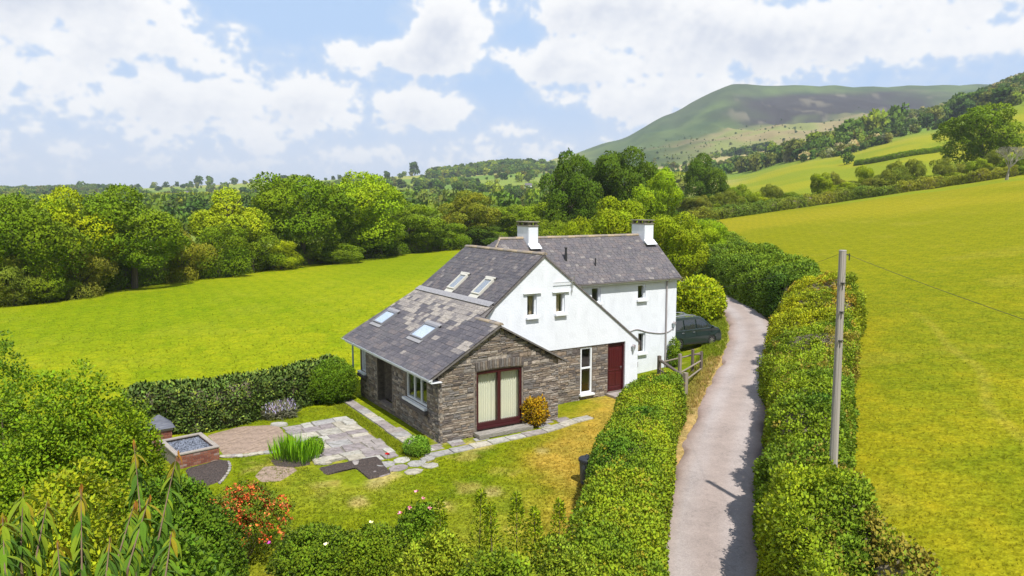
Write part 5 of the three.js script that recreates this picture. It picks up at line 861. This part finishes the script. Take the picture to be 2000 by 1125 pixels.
function sheet(name, label, poly, mat, up, bumpy = 0) {          // soil or earth laid on the ground, outline given in the photograph
  let pts = poly.map(p => at(...p)); const c3 = new THREE.CatmullRomCurve3(pts.map(p => V(p[0], 0, p[1])), true, 'catmullrom', .15), out = c3.getPoints(60).map(p => [p.x, p.z]); out.pop();
  const cx = out.reduce((a, p) => a + p[0], 0) / out.length, cz = out.reduce((a, p) => a + p[1], 0) / out.length, rings = [1, .93, .8, .6, .4, .2], pos = [], idx = [], uv = [];
  rings.forEach((k, j) => out.forEach(([x, z], i) => { const e = j === 0 ? 1 + (hash(i, 4, name.length) - .5) * .06 : 1, X = cx + (x - cx) * k * e, Z = cz + (z - cz) * k * e; pos.push(X, H(X, Z) + (j === 0 ? -.02 : up + (fbm(X * 4, Z * 4, 3, 77) - .5) * bumpy), -Z); uv.push(X / 1.1, Z / 1.1); }));
  pos.push(cx, H(cx, cz) + up, -cz); uv.push(cx / 1.1, cz / 1.1); const n = out.length; for (let j = 0; j + 1 < rings.length; j++) for (let i = 0; i < n; i++) { const a = j * n + i, b = j * n + (i + 1) % n; idx.push(a, b, a + n, b, b + n, a + n); } for (let i = 0; i < n; i++) idx.push((rings.length - 1) * n + i, (rings.length - 1) * n + (i + 1) % n, rings.length * n);
  const g = new THREE.BufferGeometry(); g.setAttribute('position', new THREE.Float32BufferAttribute(pos, 3)); g.setAttribute('uv', new THREE.Float32BufferAttribute(uv, 2)); g.setIndex(idx); g.computeVertexNormals(); if (g.attributes.normal.getY(pos.length / 3 - 1) < 0) { const ix = g.index.array; for (let i = 0; i < ix.length; i += 3) { const t = ix[i]; ix[i] = ix[i + 1]; ix[i + 1] = t; } g.computeVertexNormals(); }
  return tag(struct(name, g, mat), label, 'soil', null, 'structure');
}
const soil = std({ color: rgb(.11, .08, .066), map: soilTex, bumpMap: soilTex, bumpScale: .06, roughness: 1 }), earth = std({ color: rgb(.40, .29, .215), map: flagTex, bumpMap: soilTex, bumpScale: .02, roughness: 1 });
sheet('soil_bed', 'dark soil bed below the brick planter', [[362, 918], [428, 899], [446, 901], [446, 922], [432, 940], [402, 950], [374, 942]], soil, .05, .06);
sheet('soil_bed', 'dark soil bed at the edge of patio', [[622, 915], [690, 902], [738, 893], [764, 925], [722, 937], [694, 916], [640, 928]], soil, .05, .06);
sheet('soil_bed', 'small soil pocket round the iris clump', [[528, 900], [560, 890], [604, 893], [606, 908], [570, 914], [540, 912]], soil, .03, .05);
sheet('bare_earth', 'trodden bare earth terrace before the laurel hedge', [[405, 850], [470, 833], [540, 830], [562, 850], [558, 872], [500, 884], [436, 890], [424, 872]], earth, .03, .02);
sheet('bare_earth', 'small worn earth patch on the lawn', [[497, 930], [515, 912], [560, 908], [582, 918], [548, 940], [510, 942]], earth, .015, .02);
{ // rough stone edging
  const r = mulberry(606), rockG = [1, 2, 3].map(k => { const g = new THREE.IcosahedronGeometry(1, 1), p = g.attributes.position; for (let i = 0; i < p.count; i++) { const v = V(p.getX(i), p.getY(i), p.getZ(i)), f = .8 + vnoise(v.x * 2 + k * 7, v.y * 2 + v.z * 2.3, k) * .4; p.setXYZ(i, v.x * f, v.y * f, v.z * f); } g.computeVertexNormals(); return g; });
  const row = (label, pts, n, s, flat = .4) => { const o = thing('stone_edging', label, 'edging'), P = pts.map(p => at(...p)); const c = new THREE.CatmullRomCurve3(P.map(p => V(p[0], 0, -p[1]))); for (let i = 0; i < n; i++) { const p = c.getPoint((i + .5) / n), m = part(o, 'stone', rockG[i % 3], flagMats[Math.floor(r() * 7)]); p.y = H(p.x, -p.z) + .03; m.position.copy(p); m.rotation.y = Math.atan2(-c.getTangent((i + .5) / n).z, c.getTangent((i + .5) / n).x) + (r() - .5) * .4; m.scale.set(s * (.9 + r() * .5), s * flat * (.8 + r() * .5), s * .62); } };
  row('low rough stone edging of the earth terrace', [[432, 893], [470, 892], [520, 886], [560, 884]], 11, .17); row('small stones edging the soil bed below planter', [[446, 902], [449, 915], [440, 932], [428, 946]], 10, .09); row('stone blocks round the small bed corner by patio', [[612, 896], [622, 907], [645, 906]], 5, .15, .6);
  const o = thing('stepping_stone', 'pale flat stone lying by the lavender', 'stone'), p = at(545, 831); const m = part(o, 'slab', new THREE.CylinderGeometry(.3, .33, .08, 11), flagMats[1]); o.position.copy(ground(p[0], p[1], .05)); o.scale.set(1.1, 1, .7);
}
{ // single red poppy on the patio
  const p = at(756, 905), o = thing('poppy', 'red poppy growing between patio flagstones', 'flower'); o.position.copy(ground(p[0], p[1])); part(o, 'stem', cyl(V(0, 0, 0), V(.02, .3, 0), .008, .006, 5), leafMats.green); const b = part(o, 'petals', spray(92, 14, .05, .085, .09), leafMat([.33, .008, .012], .2)); b.position.set(.02, .28, 0);
}
// ---------------------------------------------------------------- brick planter and pillar
const brickMats = [[.34, .12, .075], [.40, .155, .095], [.28, .095, .065], [.42, .2, .15], [.48, .33, .29]].map(c => std({ color: rgb(...c), map: stoneTex, bumpMap: stoneBump, bumpScale: .012, roughness: .95 })), brickG = box(1, 1, 1, 0, 0, 0, .03), slateBlue = std({ color: rgb(.16, .17, .20), map: slateTex, roughness: .7 }), coping = std({ color: rgb(.42, .37, .32), map: flagTex, roughness: 1 });
function brickFace(parent, x0, x1, y0, y1, z, along, r) { for (let y = y0, k = 0; y < y1 - .03; y += .077, k++) for (let x = x0 - (k % 2) * .112; x < x1 - .02;) { const a = Math.max(x, x0), b = Math.min(x + .215, x1); if (b - a > .04) { const o = part(parent, 'brick', brickG, brickMats[Math.floor(Math.pow(r(), 1.3) * 5)]); const c = (a + b) / 2, d = .1 + (r() - .5) * .008; if (along === 'x') { o.position.set(c, y + .0335, z); o.scale.set(b - a, .066, d); } else { o.position.set(z, y + .0335, c); o.scale.set(d, .066, b - a); } } x += .226; } }
{
  const A = at(429, 898), B = at(345, 918), C = at(402, 868), r = mulberry(71), g = thing('brick_planter', 'low red brick planter filled with blue-grey slate chippings', 'planter');
  const len = Math.hypot(B[0] - A[0], B[1] - A[1]), dep = Math.min(2.0, Math.hypot(C[0] - A[0], C[1] - A[1]));
  g.position.copy(ground(...A, -.04)); g.rotation.y = Math.atan2(B[1] - A[1], A[0] - B[0]) * 1; // local -x runs along the front towards B, -z runs back
  g.rotation.y = Math.atan2(-(-(A[1]) + B[1]), A[0] - B[0]);
  part(g, 'mortar_core', merge([box(len - .02, .5, .08, -len / 2, .24, -.05), box(len - .02, .5, .08, -len / 2, .24, -dep + .05), box(.08, .5, dep - .12, -.05, .24, -dep / 2), box(.08, .5, dep - .12, -len + .05, .24, -dep / 2)]), M.mortar);
  brickFace(g, -len, 0, 0, .46, -.052, 'x', r); brickFace(g, -dep + .11, -.11, 0, .46, -.052, 'z', r);
  for (const b of [box(len + .04, .05, .16, -len / 2, .515, -.06, .01), box(len + .04, .05, .16, -len / 2, .515, -dep + .06, .01), box(.16, .05, dep - .29, -.06, .515, -dep / 2, .01), box(.16, .05, dep - .29, -len + .06, .515, -dep / 2, .01)]) part(g, 'coping', b, coping);
  part(g, 'fill', box(len - .2, .3, dep - .2, -len / 2, .24, -dep / 2), slateBlue);
  const chip = new THREE.TetrahedronGeometry(.035, 0), im = new THREE.InstancedMesh(chip, std({ color: rgb(.17, .19, .225), roughness: .8 }), 2600); im.name = 'slate_chippings'; im.userData.kind = 'stuff'; const c = new THREE.Color(); for (let i = 0; i < 2600; i++) { hm.compose(V(-.12 - r() * (len - .24), .395 + r() * .03, -.12 - r() * (dep - .24)), new THREE.Quaternion().setFromEuler(new THREE.Euler(r() * 6, r() * 6, r() * 6)), V(1, .5, .8).multiplyScalar(.7 + r() * .9)); im.setMatrixAt(i, hm); const v = .5 + r() * .9; c.setRGB(v, v, v * 1.05); im.setColorAt(i, c); } g.add(im);
  // pillar with slate pyramid cap
  const p = thing('brick_pillar', 'square red brick pillar with slate pyramid cap', 'pillar'), D = A[1] + 1.3, x = (291 - 1000) / F * D, w = .72; p.position.copy(ground(x, D)); p.rotation.y = g.rotation.y - .1; const q = ray(291, 838), hh = CAMH + D / q[2] * q[1] - H(x, D);
  part(p, 'mortar_core', box(w - .06, hh, w - .06, 0, hh / 2, 0), M.mortar); brickFace(p, -w / 2, w / 2, 0, hh, w / 2 - .05, 'x', r); brickFace(p, -w / 2 + .1, w / 2 - .1, 0, hh, w / 2 - .05, 'z', r);
  part(p, 'stone_band', box(w + .08, .1, w + .08, 0, hh + .05, 0, .01), coping); part(p, 'cap', new THREE.CylinderGeometry(.06, (w + .22) * .707, .42, 4, 1).rotateY(Math.PI / 4).translate(0, hh + .315, 0), slateBlue);
}
// ---------------------------------------------------------------- fence by the lane
{
  const wood = std({ color: rgb(.20, .16, .135), map: woodTex, bumpMap: woodTex, bumpScale: .01, roughness: 1 }), pale = std({ color: rgb(.36, .31, .25), map: woodTex, roughness: 1 }), g = thing('wooden_fence', 'weathered post and rail fence corner beside the lane', 'fence'), P = (px, py) => { const p = at(px, py); return ground(p[0], p[1]); };
  const A = P(1287, 733), B = P(1327, 742), Cc = P(1338, 772), D2 = P(1352, 728), E2 = P(1369, 724), up = (p, h) => p.clone().add(V(0, h, 0));
  const post = (p, h, s, m) => { const o = part(g, 'post', box(s, h + .2, s, 0, h / 2 - .1, 0, .012), m); o.position.copy(p); o.rotation.y = .5; };
  post(A, .98, .15, wood); post(B, 1.25, .13, pale); post(Cc, 1.0, .17, pale); post(D2, 1.15, .11, wood); post(E2, .95, .11, wood);
  const rail = (a, b, r, m) => part(g, 'rail', cyl(a, b, r, r, 7), m);
  rail(up(A, .78), up(Cc, .78), .07, wood); rail(up(A, .62), up(E2, .88), .042, pale); rail(up(B, .32), up(E2, .5), .045, pale); rail(up(Cc, .66), up(E2, .1), .04, pale); rail(up(D2, .9), up(E2, .8), .04, wood); rail(up(A, .3), up(Cc, .3), .04, wood);
  for (let k = 1; k < 6; k++) { const a = A.clone().lerp(Cc, k / 6.2); a.y += .02; part(g, 'picket', cyl(a, up(a, .5), .022, .022, 5), wood); }
}
{ // ivy pot plant climbing at the house corner
  const [x, D] = houseXD(15.0, V2 - .35); shrub('climbing_plant', 'narrow climbing plant at the corner of the white house', 'plant', x, D, 1.5, .3, SPRAY.hedge, leafMat([.11, .17, .014]), 260, 740, { lobes: 4, scale: [.8, 1.2] });
}
{ // dustbin by the hedge
  const p = at(1146, 944), g = thing('dustbin', 'dark grey lidded dustbin tucked against the garden hedge', 'bin'), m = std({ color: rgb(.05, .058, .075), roughness: .5 }), m2 = std({ color: rgb(.018, .02, .026), roughness: .55 }); g.position.copy(ground(p[0], p[1]));
  part(g, 'body', new THREE.LatheGeometry([[0, 0], [.17, 0], [.2, .03], [.235, .68], [.25, .7], [.25, .74], [.22, .74]].map(q => new THREE.Vector2(...q)), 20), m); part(g, 'lid', new THREE.LatheGeometry([[.265, .72], [.268, .79], [.25, .81], [.12, .86], [0, .87]].map(q => new THREE.Vector2(...q)), 20), m2); part(g, 'handle', new THREE.TorusGeometry(.06, .014, 6, 10, Math.PI).translate(0, .86, 0), m2);
}
// ---------------------------------------------------------------- telephone pole and wires
{
  const D0 = 17.0, q = ray(1646, 490), top = V(D0 / q[2] * q[0], CAMH + D0 / q[2] * q[1], -D0), foot = ground(top.x + .06, D0), g = thing('telephone_pole', 'weathered grey wooden telephone pole in the lane hedge', 'pole'); g.position.copy(foot);
  const t = top.clone().sub(foot), on = (h) => t.clone().multiplyScalar(h / t.y), pw = std({ color: rgb(.50, .46, .43), map: woodTex, bumpMap: woodTex, bumpScale: .015, roughness: 1 });
  part(g, 'shaft', cyl(V(0, -.4, 0), t, .105, .082, 14), pw); part(g, 'cap', cyl(t, t.clone().add(V(0, .02, 0)), .088, .08, 14), M.pipe);
  for (const y of [552, 608, 664]) { const k = ray(1644, y), h = CAMH + D0 / k[2] * k[1] - foot.y, c = on(h); const s = part(g, 'step_bracket', merge([box(.13, .02, .02, 0, 0, .1), box(.02, .02, .12, -.03, 0, .1), box(.014, .16, .012, -.01, -.08, .095)]), M.black); s.position.copy(c); }
  part(g, 'bracket', merge([cyl(t.clone().add(V(.08, -.08, 0)), t.clone().add(V(.17, -.1, 0)), .012, .012, 5), cyl(t.clone().add(V(.16, -.06, 0)), t.clone().add(V(.16, -.22, 0)), .014, .014, 5)]), M.black);
  const wire = (label, a, b, sag) => { const pts = []; for (let i = 0; i <= 24; i++) { const s = i / 24, p = a.clone().lerp(b, s); p.y -= sag * 4 * s * (1 - s); pts.push(p); } const o = thing('telephone_wire', label, 'wire'); o.position.copy(a); part(o, 'line', tube(pts.map(p => p.sub(a)), .004, 48, 5), M.black); };
  const hc = houseXD(UM - .1, V2 - .02); wire('thin wire from pole to the white house corner', top.clone().add(V(-.09, -.08, 0)), V(hc[0], 4.55, -hc[1]), .45);
  wire('thin wire from pole running out over the golden field', top.clone().add(V(.16, -.1, 0)), V(5.2, 6.9, 14), .5);
}
// ---------------------------------------------------------------- parked car
{
  const fw = at(1388, 672), rw = at(1328, 684), g = thing('parked_car', 'dark green estate car with silver roof rails parked beside the house', 'car'), dx = fw[0] - rw[0], dD = fw[1] - rw[1], wb = 2.6, mid = [(fw[0] + rw[0]) / 2, (fw[1] + rw[1]) / 2];
  const yaw = 21 * Math.PI / 180; g.rotation.y = yaw; const sideOut = .72; g.position.set(mid[0] - Math.sin(yaw) * sideOut, (H(...fw) + H(...rw)) / 2, -(mid[1] + Math.cos(yaw) * sideOut)); g.rotation.z = Math.atan2(H(...fw) - H(...rw), Math.hypot(dx, dD)); g.rotation.order = 'YXZ'; g.scale.set(.82, .97, .95); g.position.x = fw[0] - Math.cos(yaw) * 1.03 - Math.sin(yaw) * sideOut; g.position.z = -(fw[1] - Math.sin(yaw) * 1.03 + Math.cos(yaw) * sideOut); g.position.y = H(fw[0], fw[1]) - .12; g.rotation.z = .04;
  const paint = new THREE.MeshPhysicalMaterial({ color: rgb(.02, .036, .034), roughness: .3, metalness: .3, clearcoat: 1, clearcoatRoughness: .06 }), glass = new THREE.MeshPhysicalMaterial({ color: rgb(.02, .025, .028), roughness: .05, clearcoat: 1 }), trim = std({ color: rgb(.018, .018, .018), roughness: .6 }), tyre = std({ color: rgb(.02, .02, .02), roughness: .9 }), alloy = std({ color: rgb(.55, .55, .57), metalness: .9, roughness: .3 });
  const taper = (geo) => { const p = geo.attributes.position; for (let i = 0; i < p.count; i++) { const y = p.getY(i), x = p.getX(i), k = 1 - .2 * Math.max(0, (y - .95) / .7) - .07 * sm(1.5, 2.15, Math.abs(x)); p.setZ(i, p.getZ(i) * k); } geo.computeVertexNormals(); return geo; };
  const sh = new THREE.Shape(), wx = 1.3, wr = .36; sh.moveTo(-2.1, .3); sh.lineTo(-wx - wr, .24); sh.absarc(-wx, .3, wr, Math.PI, 0, true); sh.lineTo(wx - wr, .22); sh.absarc(wx, .3, wr, Math.PI, 0, true); sh.lineTo(2.02, .26); sh.quadraticCurveTo(2.1, .3, 2.08, .6); sh.quadraticCurveTo(2.05, .88, 1.8, .97); sh.quadraticCurveTo(1.6, 1.04, 1.4, 1.06); sh.lineTo(-2.08, 1.06); sh.quadraticCurveTo(-2.2, .7, -2.1, .3);
  const ex = (s, w, b = .05) => taper(new THREE.ExtrudeGeometry(s, { depth: w - 2 * b, bevelEnabled: true, bevelSize: b, bevelThickness: b, bevelSegments: 3, curveSegments: 10 }).translate(0, 0, -(w - 2 * b) / 2));
  part(g, 'body', ex(sh, 1.72), paint);
  const cab = new THREE.Shape(); cab.moveTo(-2.0, 1.02); cab.lineTo(-1.92, 1.58); cab.quadraticCurveTo(-1.86, 1.72, -1.65, 1.74); cab.lineTo(.3, 1.72); cab.quadraticCurveTo(.6, 1.7, .8, 1.52); cab.lineTo(1.48, 1.02); part(g, 'cabin', ex(cab, 1.62), paint);
  const win = (pts) => { const s = new THREE.Shape(pts.map(p => new THREE.Vector2(...p))); for (const sd of [1, -1]) part(g, 'side_window', taper(new THREE.ExtrudeGeometry(s, { depth: .01, bevelEnabled: false }).translate(0, 0, sd * .832 - .005)), glass); };
  win([[.14, 1.1], [1.22, 1.1], [.76, 1.46], [.5, 1.6], [.14, 1.62]]); win([[-.82, 1.1], [.04, 1.1], [.04, 1.63], [-.82, 1.64]]); win([[-1.78, 1.12], [-.92, 1.1], [-.92, 1.64], [-1.72, 1.62]]);
  part(g, 'windscreen', slab([V(1.44, 1.1, -.66), V(1.44, 1.1, .66), V(.82, 1.55, .6), V(.82, 1.55, -.6)], V(.59, .81, 0), .01).translate(.04, .04, 0), glass); part(g, 'rear_window', box(.02, .38, 1.16, -1.96, 1.3, 0), glass);
  for (const sd of [1, -1]) {
    part(g, 'headlight', box(.2, .15, .32, 2.0, .74, sd * .58, .04), std({ color: rgb(.6, .62, .65), roughness: .15, metalness: .3 })); part(g, 'tail_light', box(.06, .4, .14, -2.1, .95, sd * .68, .02), std({ color: rgb(.3, .01, .01), roughness: .2 }));
    part(g, 'door_mirror', box(.12, .14, .2, .1 + 1.2, 1.14, sd * .93, .04), paint); part(g, 'roof_rail', tube([V(-1.65, 1.74, sd * .56), V(-1.5, 1.84, sd * .56), V(.1, 1.83, sd * .55), V(.3, 1.73, sd * .55)], .025, 20, 6), alloy); part(g, 'sill_trim', box(1.75, .08, .03, 0, .3, sd * .855), trim);
    for (const x of [-.15, -1.0]) part(g, 'door_handle', box(.16, .03, .03, x, .93, sd * .862, .01), alloy); for (const x of [1.06, .07, -.87]) part(g, 'door_seam', box(.012, .62, .01, x, .68, sd * .857), trim);
  }
  part(g, 'roof_bar', merge([box(.06, .03, 1.3, -.3, 1.86, 0)]), alloy); part(g, 'roof_bar', box(.06, .03, 1.3, -1.2, 1.86, 0), alloy); part(g, 'bumper', box(.1, .2, 1.4, 2.1, .4, 0, .04), trim); part(g, 'underside', box(3.6, .1, 1.4, 0, .25, 0), trim);
  for (const x of [wx, -wx]) for (const sd of [1, -1]) { const w = new THREE.Group(); w.name = 'wheel'; g.add(w); w.position.set(x, .31, sd * .76); part(w, 'tyre', new THREE.TorusGeometry(.235, .085, 10, 28), tyre); part(w, 'rim', merge([...Array.from({ length: 9 }, (_, k) => box(.045, .2, .03, 0, .12, sd * .05).rotateZ(k * 6.283 / 9)), new THREE.TorusGeometry(.205, .02, 6, 24).translate(0, 0, sd * .05), new THREE.CylinderGeometry(.05, .05, .05, 10).rotateX(Math.PI / 2).translate(0, 0, sd * .05)]), alloy); part(w, 'hub', new THREE.CylinderGeometry(.2, .2, .06, 20).rotateX(Math.PI / 2), trim); }
}
// ---------------------------------------------------------------- grass blades, verge growth
function grassStuff(name, label, n, pick, size, seed) {
  const r = mulberry(seed), im = new THREE.InstancedMesh(SPRAY.grass, leafMat([.6, .6, .6], .35), n), c = new THREE.Color(); im.name = name; tag(im, label, 'grass', null, 'stuff'); im.castShadow = im.receiveShadow = true; let k = 0;
  for (let i = 0; i < n * 14 && k < n; i++) { const p = pick(r); if (!p) continue; const [x, D] = p, col = p[2] ?? groundColour(x, D), s = size[0] + r() * (size[1] - size[0]); hm.compose(V(x, H(x, D) - .01, -D), hq.setFromAxisAngle(UP, r() * 6.28), V(s * 1.3, s, s * 1.3)); im.setMatrixAt(k, hm); const v = .95 + r() * .5; c.setRGB(col[0] * v, col[1] * v, col[2] * v); im.setColorAt(k++, c); }
  im.count = k; scene.add(im);
}
const paved = (x, D) => { const [u, v] = houseUV(x, D); return (u > -4.6 && u < -1.5 && v > -2.2 && v < 5.8) || (u > -1.15 && u < 15.6 && v > -.15 && v < 9.5) || (u > -1.2 && u < 6.4 && v > -1.3 && v < .2) || (u > -1.15 && u < -.3 && v > -1.4 && v < 8.3) || (u > 8.8 && u < 10.8 && v > .8 && v < 2); };
const bare1 = [[[355, 905], [455, 895], [455, 955], [365, 955]], [[610, 895], [745, 885], [770, 930], [640, 935]], [[400, 840], [570, 825], [565, 895], [420, 895]], [[330, 850], [435, 838], [435, 915], [330, 925]]].map(q => q.map(p => at(...p)));
const onLawn = (x, D) => inside(GARDEN, x, D) && !paved(x, D) && !bare1.some(b => inside(b, x, D));
grassStuff('lawn_grass', 'short tufts of grass over the garden lawn', 46000, (r) => { const x = -12 + r() * 22, D = 12.5 + r() * r() * 26; return onLawn(x, D) && Math.abs(laneDist(x, D)) > 1.5 ? [x, D] : null; }, [.22, .5], 901);
grassStuff('field_grass', 'longer grass tufts over the golden field', 26000, (r) => { const D = 9 + 50 * r() * r(), s = 3.6 + r() * 30, x = laneX(D) + s; return [x, D]; }, [.25, .55], 902);
grassStuff('meadow_grass', 'grass tufts over the green meadow', 5000, (r) => { const D = 24 + 60 * r() * r(), x = -55 + r() * 60; const p = pixel(x, H(x, D), D); return !inside(GARDEN, x, D) && laneDist(x, D) < -4 && p[0] > -60 ? [x, D] : null; }, [.4, .9], 903);
grassStuff('verge_grass', 'rough grass along the foot of lane hedges', 16000, (r) => { const D = 10 + r() * 50, left = r() < .35, s = left ? -1.45 - r() * 1.3 : 1.55 + r() * .8, x = laneX(D) + s; if (left && D < 28) return null; const g = left ? (D > 37 ? [.16, .21, .012] : [.27, .24, .06]) : [.11, .19, .012]; return [x, D, r() < .5 || (left && D > 37) ? g : undefined]; }, [.45, 1.25], 904);
grassStuff('path_grass', 'grass strip between patio and slab path', 1500, (r) => { const v = -1 + r() * 8.5, u = -1.6 + r() * .5, [x, D] = houseXD(u, v); return [x, D, [.2, .24, .012]]; }, [.3, .7], 905);
{ const r = mulberry(907), f = spray(93, 10, .04, .05, .05), im = new THREE.InstancedMesh(f, leafMat([.5, .5, .42], .1), 420); im.name = 'cow_parsley'; tag(im, 'white cow parsley flower heads on the lane bank', 'flowers', null, 'stuff'); for (let i = 0; i < 420; i++) { const D = 36 + r() * 16, x = laneX(D) + 1.9 + r() * 1.3; hm.compose(V(x, H(x, D) + .55 + r() * .8, -D), hq.setFromAxisAngle(UP, r() * 6), V(1, 1, 1).multiplyScalar(.8 + r() * .8)); im.setMatrixAt(i, hm); } im.castShadow = true; scene.add(im); }
shadows(scene);
renderer.render(scene, camera);
